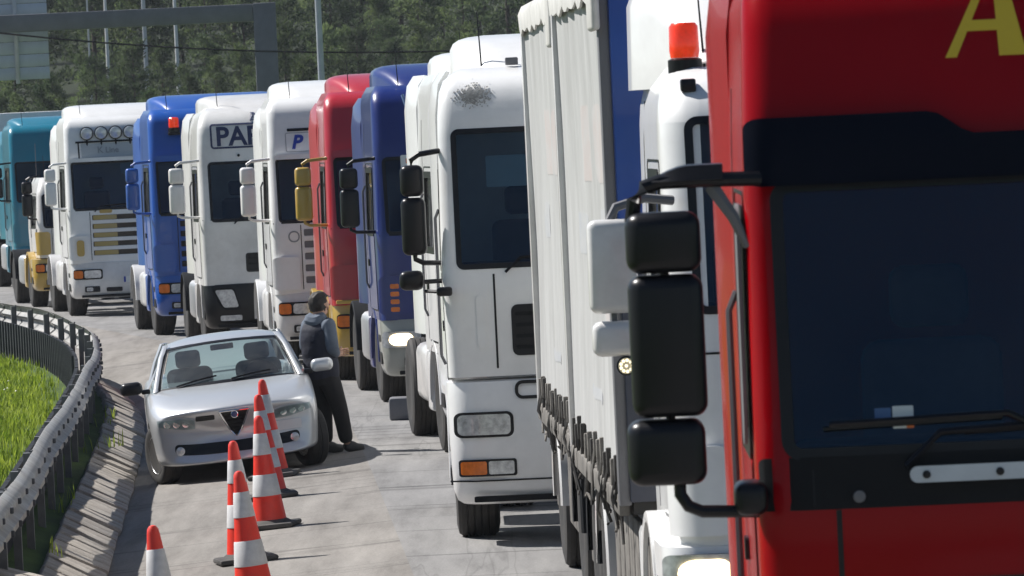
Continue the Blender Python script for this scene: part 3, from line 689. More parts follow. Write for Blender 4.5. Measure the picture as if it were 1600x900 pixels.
# yellow and white truck
truck(dict(name='truck', label='low dirty white and yellow truck between the teal truck and the white one with spotlights', x=-8.30, y=121.7, h=9.5, body=PWD, lower=PO, bump=PO, mirror=PBK, deflector=None, fins=False, mout=.2, mz=2.12, levels=[(1.0, .02, 1.1), (1.5, .05, 1.12), (1.65, .07, 1.12), (2.3, .28, 1.08), (2.5, .42, 1.02), (2.6, .7, .95)], win=(-.98, .98, 1.62, 2.25), swin=(.6, 1.4, 1.62, 2.2), bz=(.34, .99)))
# white truck with four roof spotlights
P = truck(dict(name='truck', label='white truck with a row of roof spotlights and yellow striped grille', x=-6.99, y=113.9, h=9, body=PW, mirror=PW, gapm=mat('grille_brown', (.06, .045, .03), .6, var=.4), blind=(-.2, .9, 2.66, 2.86), tank=PWD, mud=PWD, bump=PWD, visor=(2.9, 2.97, PW)))
for k in range(6):
    x = -.80 + k * .27; p = P.cab.F(x, 3.43, .06)
    o = MB().lathe([(.02, .10), (.08, .09), (.125, .02), (.13, -.01), (.118, -.015)], (0, 0, 0), 'Y', 20).build('spotlight', PDK, P.root, loc=p)
    MB().lathe([(.116, -.012), (.10, -.028), (.02, -.034)], (0, 0, 0), 'Y', 20).build('lens', LENS, o)
    MB().tube([(p[0], p[1], p[2] - .12), (p[0], p[1] - .01, p[2] - .25)], .02, 6).build('lamp_bracket', PDK, P.root)
MB().patch(P.cab.F, -.92, .92, 2.98, 3.24, .02, .006, .02, 10, 3).build('name_board', mat('board_grey', (.42, .45, .47), .5), P.root)
MB().patch(P.cab.F, -1.02, 1.02, 3.255, 3.29, .01, .02, .03, 10, 1).build('lamp_bar', PDK, P.root)
for (xa, xb) in ((-.98, -.955), (.955, .98)): MB().patch(P.cab.F, xa, xb, 2.95, 3.29, .005, .01, .02, 2, 3).build('board_trim', PDK, P.root)
front_text(P, 'K', .17, INKG, -.62, 3.06, .003, .01); 
front_text(P, 'Line', .15, INKG, -.47, 3.06, .003, .01)
for k in range(5): MB().patch(P.cab.F, -.78, -.34, 1.15 + k * .165, 1.233 + k * .165, .01, .006, .01, 4, 1).build('grille_stripe', paint('grille_ochre', (.45, .33, .08), dust=.3), P.root)
MB().patch(P.cab.F, -.66, -.42, 1.93, 1.995, .03, .012, .02, 3, 1).build('badge', PO, P.root)
for s in (-1, 1): MB().patch(P.cab.F, min(s * 1.12, s * .98), max(s * 1.12, s * .98), 1.14, 1.44, .05, .104, .02, 3, 3).build('deflector_vent', PO, P.root)
# bright blue truck with beacon
P = truck(dict(name='truck', label='bright blue truck with blue mirrors and a red roof beacon', x=-4.60, y=100, h=8, body=PB2, mirror=PB2, tank=PWD, mud=PWD, visor=(2.88, 2.98, PB2)))
beacon(P.root, -.80, .36, 3.36, .085, .22)
MB().rbox(-.90, -.70, .28, .60, 3.31, 3.36, .015, 2).build('beacon_bracket', PBK, P.root)
MB().patch(P.BS, .1, .42, .36, .52, .01, .016, .02, 3, 2).build('paper_sheet', PLATE, P.root)
# white truck with PAP board
ACT = [(1.0, .03, 1.24), (1.95, .05, 1.25), (2.8, .22, 1.24), (3.05, .27, 1.235), (3.4, .36, 1.21), (3.6, .55, 1.15), (3.68, .85, 1.0)]
P = truck(dict(name='truck', label='white truck with dark PAP lettering above its windscreen and black bumper', x=-3.40, y=92, h=7, levels=ACT, body=PWD, bump=PBK, mirror=PWD, win=(-1.08, 1.08, 1.98, 2.84), swin=(.62, 1.5, 2.0, 2.72), grille='none', plate=False, mout=.34, deflector=(3.55, 3.88, .8), mw=.24))
MB().ring(P.cab.F, -1.03, 1.03, 3.06, 3.44, .05, .028, .006, .02).build('name_board', INK, P.root)
front_text(P, 'PAP', .40, INK, -.95, 3.11, .010, .006, spacing=1.0)
front_text(P, 'Bud', .17, INK, -.42, 3.475, .004, .006, shear=.2)
MB().patch(P.cab.F, -.60, .60, 1.18, 1.47, .04, .008, .02, 10, 3).build('grille', PBK, P.root)
for k in range(3): MB().patch(P.cab.F, -.57, .57, 1.21 + k * .085, 1.235 + k * .085, .01, .018, .02, 10, 1).build('grille_slat', PDK, P.root)
for s in (-1, 1):
    h = MB(); h.patch(P.BS, min(s * 1.12, s * .80), max(s * 1.12, s * .80), .62, .96, .05, .012, .04, 5, 3, mp=lambda a, b: (a * (1 - .35 * max(0, (.96 - b))), b)); h = h.build('headlight', PDK, P.root)
    l = MB(); l.patch(P.BS, min(s * 1.09, s * .83), max(s * 1.09, s * .83), .66, .93, .04, .024, .02, 4, 3, mp=lambda a, b: (a * (1 - .35 * max(0, (.96 - b))), b)); l.build('lens', LENS, h)
    l = MB(); l.patch(P.BS, min(s * 1.02, s * .70), max(s * 1.02, s * .70), .46, .54, .02, .012, .02, 4, 2); l.build('fog_lamp', LENS, P.root)
    MB().lathe([(.02, 0), (.022, -.02), (.005, -.025)], P.cab.F(s * .62, 2.95, 0), 'Y', 8).build('marker_lamp', PDK, P.root)
# white truck beside the person
P = truck(dict(name='truck', label='clean white truck with white mirrors between the red truck and the PAP truck', x=-2.06, y=84.8, h=5.5, body=PW, mirror=PW, tank=PWD, mud=PW, bump=PWD, gapm=PGR, visor=(2.88, 2.95, PW)))
MB().patch(P.cab.F, -.95, .2, 3.27, 3.31, .01, .008, .02, 8, 1).build('lamp_strip', PBK, P.root)
MB().ring(P.cab.F, -.98, .98, 2.98, 3.25, .03, .008, .004, .01).build('name_board', INKG, P.root)
front_text(P, 'P', .26, INKB, -.90, 3.03, .01, .006, shear=.25)
MB().patch(P.cab.F, -.62, -.30, 1.86, 1.98, .04, .012, .02, 4, 2).build('air_intake', PBK, P.root)
rg = MB(); rg.ring(P.cab.F, -1.02, -.86, 1.72, 1.88, .075, .02, .006, .01); rg.build('round_emblem', INKG, P.root)
# faded red truck with ochre mirrors
P = truck(dict(name='truck', label='faded red truck with ochre mirrors between the blue truck and the white one', x=-1.06, y=78, h=5, body=PR2, lower=PR2, bump=PO, mirror=PO, tank=PWD, mud=PO, arch=PO, visor=(2.9, 2.99, PR2)))
MB().rbox(-1.2, -.6, -.02, .1, 1.022, 1.07, .01, 2).build('step_trim', PY, P.root)
# dark blue truck with its headlights on
P = truck(dict(name='truck', label='dark blue truck with headlights on and black mirrors', x=-.29, y=70.9, h=5.5, body=PB, mirror=PBK, lamp=LIT, gapm=PBK, headz=.78, bump=paint('bumper_grey', (.30, .31, .28), dust=.4), visor=None, deflector=(3.6, 4.0, .95)))
for k in range(4): MB().patch(P.cab.F, -1.13, -1.03, 1.10 + k * .09, 1.155 + k * .09, .015, .062, .02, 3, 1).build('side_marker_lamp', AMB, P.root)
b = MB(); b.patch(P.cab.F, -.92, -.45, 2.70, 2.92, .02, .012, .02, 4, 2); b.build('window_board', PLATE, P.root)
for k in range(2):
    for q in range(3): MB().patch(P.cab.F, -.86 + q * .13, -.76 + q * .13, 2.73 + k * .09, 2.79 + k * .09, .01, .016, .01, 2, 1).build('board_print', AMB if k else PBK, P.root)
lb = MB(); lb.tube([P.cab.F(-.85, 3.62, .10), P.cab.F(-.80, 3.38, .12), P.cab.F(-.6, 3.34, .13), P.cab.F(0, 3.33, .14), P.cab.F(.6, 3.34, .13), P.cab.F(.80, 3.38, .12), P.cab.F(.85, 3.62, .10)], .022, 8); lb.build('light_bar', CHR, P.root)
ch = tag(MB().rbox(-.17, .17, -.2, .2, 0, .25, .03, 2).build('wheel_chock', PGR, loc=(E(68) + .35, 67.5, 0)), 'grey block on the road in front of the dark blue truck', 'wheel chock')
# white truck mostly hidden behind the near white one
P = truck(dict(name='truck', label='white truck mostly hidden behind the near white truck, muddy rear wheel showing', x=.56, y=59, h=5.5, body=PW, mirror=None, tank=PWD, mud=None, finh=3.75, deflector=(3.6, 3.97, .95)))
# near white truck with scuffed roof panel
MAN = [(1.30, .02, 1.22), (2.05, .04, 1.235), (2.2, .06, 1.235), (3.15, .20, 1.22), (3.30, .24, 1.215), (3.52, .34, 1.19), (3.62, .50, 1.13), (3.66, .8, 1.0)]
P = truck(dict(name='truck', label='near white truck with tall dark windscreen and scuffed patch above it', x=.705, y=46.3, h=.5, z0=1.30, levels=MAN, r=.11, body=PW, mirror=PBK, blind=(-.86, .9, 2.74, 2.98), wrad=.06, win=(-1.10, 1.10, 2.15, 3.17), swin=(.6, 1.45, 2.15, 2.85), grille='man', seam=False, bz=(.32, 1.275), mz=2.52, mout=.20, mw=.19, deflector=(3.6, 3.93, .95), fins=True, finh=3.66, mirror_=0))
MAN_P = P; S = P.cab.F; BS = P.BS
MB().patch(S, -.72, .72, 1.45, 1.84, .05, .008, .02, 8, 4).build('grille', PBK, P.root)
for k in range(4): MB().patch(S, -.69, .69, 1.50 + k * .085, 1.53 + k * .085, .01, .02, .02, 8, 1).build('grille_slat', PDK, P.root)
for x in (-.84, .84): MB().patch(S, x - .008, x + .008, 1.36, 2.08, .003, .0035, .01, 1, 6).build('panel_seam', PBK, P.root)
for x in (-.95, .95): MB().patch(S, x - .035, x + .035, 1.52, 1.92, .03, .012, .02, 2, 5).build('panel_trim', PW, P.root)
for s in (-1, 1):
    h = MB(); h.patch(BS, min(s * 1.16, s * .74), max(s * 1.16, s * .74), .838, 1.032, .05, .008, .05, 6, 3); h = h.build('headlight', PBK, P.root)
    l = MB(); l.patch(BS, min(s * 1.135, s * .765), max(s * 1.135, s * .765), .857, 1.013, .035, .014, .02, 5, 3); l.build('lens', LENS, h)
    h = MB(); h.patch(BS, min(s * 1.14, s * .73), max(s * 1.14, s * .73), .54, .67, .02, .008, .05, 6, 3); h = h.build('fog_lamp', PBK, P.root)
    l = MB(); l.patch(BS, min(s * 1.125, s * .96), max(s * 1.125, s * .96), .555, .655, .015, .014, .02, 3, 2); l.build('indicator', AMB, h)
    l = MB(); l.patch(BS, min(s * .945, s * .75), max(s * .945, s * .75), .555, .655, .015, .014, .02, 3, 2); l.build('lens', LENS, h)
MB().ring(BS, -.72, .72, 1.12, 1.262, .06, .025, .006, .012).build('bumper_grille_trim', PBK, P.root)
MB().patch(BS, -1.20, 1.20, .50, .512, .004, .003, .01, 16, 1).build('bumper_seam', PBK, P.root)
sc_ = MB(); rr = random.Random(4)
for k in range(620):
    x = rr.gauss(-.93, .06); z = 3.45 + rr.gauss(0, .036) + .1 * (x + .93); w = rr.uniform(.002, .007)
    sc_.patch(S, x - w, x + w * rr.uniform(.5, 1.5), z - w * .8, z + w * .8, .002, .0035, .004, 1, 1)
sc_ = sc_.build('scuff_marks', mat('bare_filler', (.36, .36, .35), .8, var=.3, vscale=30), P.root); sc_['kind'] = 'stuff'
MB().rbox(-.05, .05, 0, .07, 0, .06, .01, 2).build('roof_lamp', PGR, P.root, loc=(-.62, .72, 3.67))
MB().tube([(0, 0, 0), (0, 0, .12)], .02, 6, .006).build('roof_aerial', PBK, P.root, loc=(-.36, .6, 3.62))
mr_ = MB(); mr_.rbox(-1.56, -1.37, .10, .24, 1.98, 2.13, .05, 3); mr_.tube([(-1.4, .18, 2.04), (-1.2, .3, 2.04)], .02, 6); mr_.build('kerb_mirror', PBK, P.root)
mr_ = MB(); mr_.rbox(-1.28, -1.16, -.10, .02, 1.93, 2.0, .02, 2); mr_.tube([(-1.22, -.04, 1.96), (-1.32, .02, 1.97), (-1.36, .1, 1.97)], .015, 6); mr_.build('mirror_bracket', PBK, P.root)
# ------------------------------------------------------------------ curtain-sided lorry and its trailer
CURT = bpy.data.materials.new('curtain_tarpaulin'); CURT.use_nodes = True
def _curtain():
    nt = CURT.node_tree; b = nt.nodes['Principled BSDF']; b.inputs['Roughness'].default_value = .55; b.inputs['Specular IOR Level'].default_value = .3
    tc = nt.nodes.new('ShaderNodeTexCoord'); mp = nt.nodes.new('ShaderNodeMapping'); mp.inputs['Scale'].default_value = (1, 1.6, .25); nt.links.new(tc.outputs['Object'], mp.inputs['Vector'])
    nz = nt.nodes.new('ShaderNodeTexNoise'); nz.inputs['Scale'].default_value = 2.6; nz.inputs['Detail'].default_value = 7; nz.inputs['Roughness'].default_value = .7; nt.links.new(mp.outputs[0], nz.inputs['Vector'])
    rp_ = nt.nodes.new('ShaderNodeValToRGB'); rp_.color_ramp.elements[0].position = .3; rp_.color_ramp.elements[1].position = .62
    rp_.color_ramp.elements[0].color = (.36, .358, .35, 1); rp_.color_ramp.elements[1].color = (.48, .48, .472, 1); nt.links.new(nz.outputs['Fac'], rp_.inputs['Fac'])
    nt.links.new(rp_.outputs[0], b.inputs['Base Color'])
    bp = nt.nodes.new('ShaderNodeBump'); bp.inputs['Strength'].default_value = .35; bp.inputs['Distance'].default_value = .03; nt.links.new(nz.outputs['Fac'], bp.inputs['Height']); nt.links.new(bp.outputs[0], b.inputs['Normal'])
_curtain()
FADR = mat('faded_red_print', (.47, .41, .39), .6, color2=(.475, .472, .465), vscale=4); FADB = mat('faded_blue_print', (.40, .415, .44), .6, color2=(.47, .47, .465), vscale=4)
STRAP = mat('strap_webbing', (.055, .05, .045), .8, var=.4, vscale=14); NAVY = paint('panel_navy', (.014, .07, .36), dust=.06); HOOD = mat('hood_tarpaulin', (.62, .61, .58), .6, var=.25, vscale=5)
DIRTY = mat('muddy_grey', (.20, .185, .165), .8, var=.6, vscale=7, bump=.4, bscale=12)
def cargo(root, y0, y1, hw=1.275, z0=1.22, z1=3.92, seed=1, mark=0):
    rr = random.Random(seed); n = 60; L = y1 - y0
    MB().box(-hw + .03, hw - .03, y0 + .02, y1 - .02, 1.03, z0 - .002).build('load_floor', STEEL, root)
    MB().rbox(-hw + .01, hw - .01, y0 - .03, y0 + .04, 2.45, z1 + .12, .02, 2).build('front_wall', NAVY, root)
    MB().rbox(-hw + .01, hw - .01, y0 - .025, y0 + .04, 1.1, 2.446, .01, 2).build('lower_front_wall', mat('panel_slate', (.07, .075, .10), .6, var=.3), root)
    MB().rbox(-hw + .01, hw - .01, y1 - .04, y1 + .02, 1.1, z1 + .12, .02, 2).build('rear_door', PWD, root)
    for s in (-1, 1):
        # curtain with shallow vertical folds
        cu = MB(); rings = []
        for k in range(n + 1):
            y = y0 + .16 + (L - .24) * k / n; ring = []
            for q in range(13):
                z = z0 - .05 + (z1 - z0 + .05) * q / 12
                o = .014 * math.sin(y * 7.3 + .7 * math.sin(z * 1.4 + seed)) + .010 * noise.noise((y * 2.1, z * .6, seed)) - .02 * math.sin(math.pi * q / 12)
                if q == 0: z += .02 * math.sin(y * 11)
                ring.append((s * (hw + .012 + o), y, z))
            rings.append(ring)
        cu.loft(rings, False, False, False); co = cu.build('side_curtain', CURT, root, 60)
        for y in (y0 + .075, y1 - .09):
            MB().rbox(s * hw - .05, s * hw + .02, y - .07, y + .07, 1.08, z1 + .1, .012, 2).build('corner_post', PGR if y < y0 + 1 else PWD, root)
        ho = MB(); rings = []
        for k in range(25):
            y = y0 - .05 + (L + .1) * k / 24; wob = .02 * math.sin(k * 1.9 + seed) + .015 * rr.uniform(-1, 1)
            rings.append([(s * (hw - .10), y, z1 + .16), (s * (hw + .03), y, z1 + .16), (s * (hw + .055 + wob * .3), y, z1 + .10), (s * (hw + .05), y, z1 - .03 + wob), (s * (hw + .035), y, z1 - .03 + wob), (s * (hw + .025), y, z1 + .08)])
        ho.loft(rings); ho.build('hood_edge', HOOD, root, 50)
        fl = MB(); fl.rbox(s * (hw + .06) - .03, s * (hw + .06) + .02, y0 - .10, y0 + .38, z1 - .22, z1 + .22, .024, 3); fl.build('corner_flap', HOOD, root)
    MB().box(-hw + .1, hw - .1, y0, y1, z1 + .13, z1 + .155).build('roof_sheet', HOOD, root)
    # faded print on the left curtain
    def CS(y, z, off): return (-(hw + .012 + .014 * math.sin(y * 7.3 + .7 * math.sin(z * 1.4 + seed)) + .010 * noise.noise((y * 2.1, z * .6, seed)) - .02 * math.sin(math.pi * (z - z0) / (z1 - z0)) + off), y, z)
    for (a, b_, c, d, m) in ((.18, .34, 2.85, 3.3, FADR), (.40, .55, 2.85, 3.3, FADR), (.10, .30, 2.35, 2.7, FADB), (.15, .25, 1.9, 2.25, FADR), (.5, .75, 2.4, 2.65, FADB), (.35, .6, 1.55, 1.62, FADB)):
        MB().patch(CS, y0 + L * a, y0 + L * b_, c, d, .10, .0018, .0012, 14, 6).build('faded_print', m, root)
    # buckles and hanging straps
    ns = int(L / .36)
    for s in (-1, 1):
        for k in range(ns):
            y = y0 + .25 + (L - .5) * k / (ns - 1) + rr.uniform(-.05, .05); x = s * (hw + .03); zt = z0 + .10 + rr.uniform(-.03, .05)
            st_ = MB(); st_.rbox(x - .012, x + .022, y - .028, y + .028, zt - .15, zt, .008, 2)
            p = [(x, y, zt - .1), (x + s * rr.uniform(0, .04), y + rr.uniform(-.03, .03), zt - .24), (x + rr.uniform(-.03, .03), y + rr.uniform(-.08, .08), zt - .30 - rr.uniform(0, .14)), (x, y + rr.uniform(-.12, .12), zt - .30 - rr.uniform(0, .22))]
            st_.tube(p, .012, 5, .009); st_.build('strap', STRAP if rr.random() < .55 else DIRTY, root)
    for s in (-1, 1):
        MB().rbox(s * hw - .05, s * hw + .012, y0 + .1, y1 - .1, 1.02, 1.14, .01, 2).build('side_rail', DIRTY, root)
def under(root, ya, yb, wheels, hw=1.2):
    b = MB()
    for s in (-1, 1): b.box(s * .42 - .05, s * .42 + .05, ya, yb, .72, 1.028)
    b.build('chassis_frame', STEEL, root)
    for s in (-1, 1):
        for k in range(int((yb - ya) / .5)):
            yy_ = ya + .3 + k * .5
            if all(abs(yy_ - w_[0]) > .75 for w_ in wheels): MB().rbox(s * 1.2 - .02, s * 1.2 + .02, yy_ - .2, yy_ + .2, .38, .98, .012, 2).build('side_guard', DIRTY, root)
    for (y, w) in wheels:
        for s in (-1, 1):
            wheel(root, s * 1.08, y, dual=True)
            m = MB(); rings = []
            for k in range(13):
                a = math.pi * (-.02 + 1.04 * k / 12); rings.append([(s * x, y + math.cos(a) * rr, .52 + math.sin(a) * rr) for x, rr in ((.55, .62), (1.255, .62), (1.27, .60), (1.265, .55), (1.25, .585), (.55, .585))])
            m.loft(rings); m.build('mudguard', PWD if w else PDK, root)
P = truck(dict(name='truck', label='white curtain-sided lorry with orange roof beacon between the near red and near white trucks', x=1.95, y=31, h=2.1,
               levels=[(1.0, .02, 1.14), (1.9, .04, 1.15), (2.2, .06, 1.15), (3.18, .22, 1.14), (3.30, .28, 1.13), (3.40, .42, 1.10), (3.46, .7, 1.02)], r=.20, body=PW, mirror=None,
               win=(-1.0, 1.0, 2.22, 3.18), swin=(.6, 1.4, 2.2, 2.9), rear=False, fins=False, lamp=LIT, headz=.88, deflector=(3.46, 3.97, 1.05), yb=2.1, gapm=PGR))
LOR = P.root
for o in LOR.children:
    if o.name.startswith('roof_deflector'): o.scale.x = 1.08
cargo(LOR, 2.45, 8.2, seed=1); under(LOR, .6, 8.1, ((5.9, 1), (7.05, 0)))
beacon(LOR, -.965, .78, 3.43, .078, .24)
MB().rbox(-.04, .04, -.05, .03, -.03, .04, .012, 2).build('marker_lamp', PBK, LOR, loc=(-.98, .42, 3.36))
for (za, zb, w) in ((2.22, 2.70, .25), (2.0, 2.18, .24)):
    for s in (-1, 1):
        m = MB(); m.rbox(s * 1.43 - w / 2, s * 1.43 + w / 2, .02, .17, za, zb, .045, 3); m.build('mirror_housing', PWD, LOR)
for s in (-1, 1):
    m = MB(); m.tube([(s * 1.45, .1, 2.66), (s * 1.40, .1, 2.76), (s * 1.25, .14, 2.80), (s * 1.1, .2, 2.78)], .025, 8); m.build('mirror_arm', PGR, LOR); m = MB(); m.tube([(s * 1.43, .1, 2.30), (s * 1.43, .1, 2.1), (s * 1.1, .2, 2.05)], .02, 8); m.build('mirror_arm', PGR, LOR)
wl_ = MB(); wl_.lathe([(.02, .05), (.045, .04), (.05, -.01), (.046, -.015)], (0, 0, 0), 'Y', 18); wl_ = wl_.build('work_lamp', PDK, LOR, loc=(-1.385, .06, 1.95)); MB().lathe([(.045, -.012), (.04, -.016), (.003, -.017)], (0, 0, 0), 'Y', 18).build('lens', mat('lamp_cream', (.80, .74, .55), .4), wl_)
for k in range(10):
    a = k * 2 * math.pi / 9; q_ = .029 if k < 9 else 0; MB().lathe([(.008, -.016), (.007, -.021), (.002, -.023)], (math.cos(a) * q_, 0, math.sin(a) * q_), 'Y', 8).build('led', LITW, wl_)
MB().rbox(-1.165, -1.13, .12, .3, .80, .92, .01, 2).build('indicator', AMB, LOR)
TR = thing('curtain_trailer', 'pale curtain-sided trailer coupled behind the white lorry', 'trailer', (1.675, 39.7, 0), R(2.1))
cargo(TR, 0, 5.55, seed=5); under(TR, .3, 5.5, ((1.2, 0), (4.2, 1)))
MB().tube([(0, -1.4, .8), (0, .4, .85)], .06, 8).build('drawbar', STEEL, TR)

# ------------------------------------------------------------------ nearest red truck
RED = [(.9, .0, 1.245), (1.85, .02, 1.25), (2.05, .04, 1.25), (2.95, .15, 1.245), (3.15, .17, 1.24), (3.6, .30, 1.22), (3.85, .52, 1.12), (3.92, .85, .98)]
P = truck(dict(name='truck', label='nearest red truck with dark sun visor and yellow letter at right', x=2.04, y=20.3, h=-.7, levels=RED, r=.10, body=PR, lower=PR, mirror=None, win=(-1.14, 1.14, 2.06, 2.95), swin=(.5, 1.4, 2.06, 2.85), grille='red', plate=True,
               deflector=(3.85, 4.1, 1.0), finh=3.85, yb=2.15, bz=(.34, .895)))
S = P.cab.F; RO = P.root
def vis(a, b):
    top = 3.185 if abs(a) > .62 else (3.105 if abs(a) < .46 else 3.105 + .08 * (.5 - .5 * math.cos(math.pi * (abs(a) - .46) / .16)))
    return (a, 2.955 + (top - 2.955) * (b - 2.955) / .23)
MB().patch(lambda a, b, o: S(a, b, o + (.035 + .05 * (3.185 - b))), -1.205, 1.205, 2.955, 3.185, .035, .02, .07, 60, 4, mp=vis).build('sun_visor', PN, RO)
MB().patch(S, -1.235, 1.235, 1.865, 2.042, .02, .0075, .03, 20, 3).build('scuttle_panel', PDK, RO)
for x in (-1.06, -.24, .6): MB().patch(S, x - .003, x + .003, 1.875, 2.0, .001, .009, .005, 1, 2).build('panel_seam', PBK, RO)
for s in (-1, 1):
    hb = MB(); hb.patch(lambda a, b, o: S(a, b, o + .05), min(s * .74, s * .06), max(s * .74, s * .06), 1.945, 2.0, .026, .012, .022, 10, 2); hb = hb.build('grab_handle', ALU, RO)
    for x in (.685, .44, .30, .12): MB().lathe([(.014, 0), (.014, -.012), (.004, -.014)], S(s * x, 1.972, .062), 'Y', 10).build('bolt', PBK, hb)
    MB().lathe([(.022, 0), (.02, -.01), (.004, -.012)], S(s * .91, 1.905, .01), 'Y', 12).build('washer_cap', PGR, RO)
for x in (-.98, .98): MB().patch(S, x - .009, x + .009, .95, 1.862, .003, .002, .01, 1, 8).build('panel_seam', PBK, RO)
sl = MB()
for (a, b_, c, d, m) in ((-.90, -.845, 2.105, 2.165, 'b'),):
    pass
MB().patch(S, -.785, -.715, 2.125, 2.20, .004, -.006, .003, 2, 2).build('windscreen_sticker', mat('sticker_white', (.75, .78, .76), .6), RO)
MB().patch(S, -.845, -.79, 2.135, 2.195, .004, -.006, .003, 2, 2).build('windscreen_sticker', mat('sticker_blue', (.08, .16, .32), .6), RO)
MB().patch(S, -.74, -.715, 2.125, 2.14, .002, -.0045, .003, 1, 1).build('windscreen_sticker', AMB, RO)
w = MB(); w.tube([S(-.22, 2.02, .05), S(-.30, 2.115, .04), S(-.40, 2.165, .035), S(-1.0, 2.15, .03)], .011, 6); w.tube([S(-.42, 2.15, .02), S(-1.02, 2.135, .02)], .008, 5); w.build('wiper', PBK, RO)
gr = MB(); gr.rbox(-.45, .45, -.03, .02, 1.0, 1.6, .02, 2)
MB().patch(S, -.70, .70, 1.0, 1.62, .03, .004, .02, 12, 5).build('grille', PBK, RO)
for k in range(5): MB().patch(S, -.68, .68, 1.04 + k * .115, 1.10 + k * .115, .01, .02, .02, 12, 1).build('grille_slat', PR, RO)
for s in (-1, 1):
    h = MB(); h.patch(P.BS, min(s * 1.14, s * .7), max(s * 1.14, s * .7), .62, .82, .04, .012, .04, 6, 3); h = h.build('headlight', PDK, RO)
    l = MB(); l.patch(P.BS, min(s * 1.10, s * .74), max(s * 1.10, s * .74), .65, .79, .03, .022, .02, 5, 3); l.build('lens', LENS, h)
# the letter A: bold, slanted, drawn as its own outline with a real counter
LW, LH = .26, .31; lo_ = lambda t: .56 * t; li_ = lambda t: .15 + .47 * t / .93; ri_ = lambda t: .70 - .08 * t / .93; ro_ = lambda t: 1.06 - .30 * t
qs = [[(lo_(0), 0), (li_(0), 0), (li_(.28), .28), (lo_(.28), .28)], [(ri_(0), 0), (ro_(0), 0), (ro_(.28), .28), (ri_(.28), .28)], [(lo_(.28), .28), (ro_(.28), .28), (ro_(.4), .4), (lo_(.4), .4)],
      [(lo_(.4), .4), (li_(.4), .4), (li_(.93), .93), (lo_(.93), .93)], [(ri_(.4), .4), (ro_(.4), .4), (ro_(.93), .93), (ri_(.93), .93)], [(lo_(.93), .93), (ro_(.93), .93), (.76, 1), (.56, 1)]]
la = MB()
for q_ in qs:
    (ax, az), (bx, bz), (cx, cz), (dx, dz) = q_; N = 8; vv = []
    for i_ in range(N + 1):
        for j_ in range(N + 1):
            u_, w_ = i_ / N, j_ / N; x = (ax * (1 - u_) + bx * u_) * (1 - w_) + (dx * (1 - u_) + cx * u_) * w_; z = (az * (1 - u_) + bz * u_) * (1 - w_) + (dz * (1 - u_) + cz * u_) * w_
            vv.append(S(-.545 + (x + .05 * z) * LW, 3.36 + z * LH, .004))
    la.add(vv, [(i_ * (N + 1) + j_, (i_ + 1) * (N + 1) + j_, (i_ + 1) * (N + 1) + j_ + 1, i_ * (N + 1) + j_ + 1) for i_ in range(N) for j_ in range(N)])
la.build('lettering', INKY, RO, 0)
rr = random.Random(9); cps = MB()
for k in range(30):
    x = rr.uniform(-1.15, 1.15); z = rr.uniform(1.0, 1.84); w = rr.uniform(.0008, .0028); cps.patch(S, x - w, x + w, z - w, z + w, .0008, .002, .002, 1, 1)
cps = cps.build('stone_chips', mat('chip_pale', (.5, .46, .42), .8), RO); cps['kind'] = 'stuff'
# mirrors
for s in (-1, 1):
    xc = s * 1.53
    def tp(c): return (c.x, c.y + .5 * max(0, abs(c.x) - 1.53) ** 1.5 + .25 * max(0, 1.53 - abs(c.x)) ** 1.5, c.z)
    for (za, zb, w, dx) in ((2.688, 2.89, .25, 0), (2.207, 2.68, .25, .0), (1.98, 2.198, .26, -.018)):
        m = MB(); m.rbox(xc - s * dx - w / 2, xc - s * dx + w / 2, -.16, .06, za, zb, .046, 5, tp); h = m.build('mirror_housing', PBK, RO)
        q = MB(); q.rbox(xc - s * dx - w / 2 + .02, xc - s * dx + w / 2 - .02, .061, .066, za + .03, zb - .03, .002, 1); q.build('mirror_glass', CHR, h)
    a = MB(); a.tube([(xc, -.02, 2.05), (xc, -.02, 2.80)], .016, 8)
    a.build('mirror_arm', PBK, RO); a = MB(); a.tube([(xc - s * -.10, -.04, 2.86), (xc + s * .09, -.05, 2.93), (xc + s * .055, -.05, 2.975), (xc - s * .0, -.05, 2.99), (s * 1.36, -.03, 2.99), (s * 1.20, .06, 2.985)], .026, 10)
    a.build('mirror_arm', PBK, RO); a = MB(); a.tube([(xc - s * .02, -.04, 2.0), (xc - s * .02, -.05, 1.945), (xc - s * .045, -.05, 1.905), (xc - s * .09, -.05, 1.885), (s * 1.25, -.02, 1.875)], .022, 10)
    a.build('mirror_arm', PBK, RO)
    a = MB(); a.rbox(s * 1.275 - .055, s * 1.275 + .055, -.10, .16, 1.865, 1.975, .035, 4); a.build('arm_mount', PBK, RO)
    rings = []; a = MB()
    for k in range(9):
        t = k / 8; x = s * (1.56 - .24 * t); z = 2.995 + .045 * math.sin(min(1, t * 1.8) * math.pi / 2)
        rings.append([(x, -.08, 2.99), (x, -.05, z), (x, .03, z + .004), (x, .07, 2.99), (x, .01, 2.98)])
    a.loft(rings); a.build('arm_shroud', PBK, RO)
    a = MB(); a.tube([(s * 1.36, 0, 2.97), (s * 1.29, 0, 2.86), (s * 1.25, .05, 2.76)], .028, 6, .012); a.build('arm_brace', PGR, RO)
    d = MB(); d.patch(P.cab.side(s), .25, .50, 2.08, 2.9, .10, .03, .012, 5, 8); d.build('wind_deflector', PGR, RO)
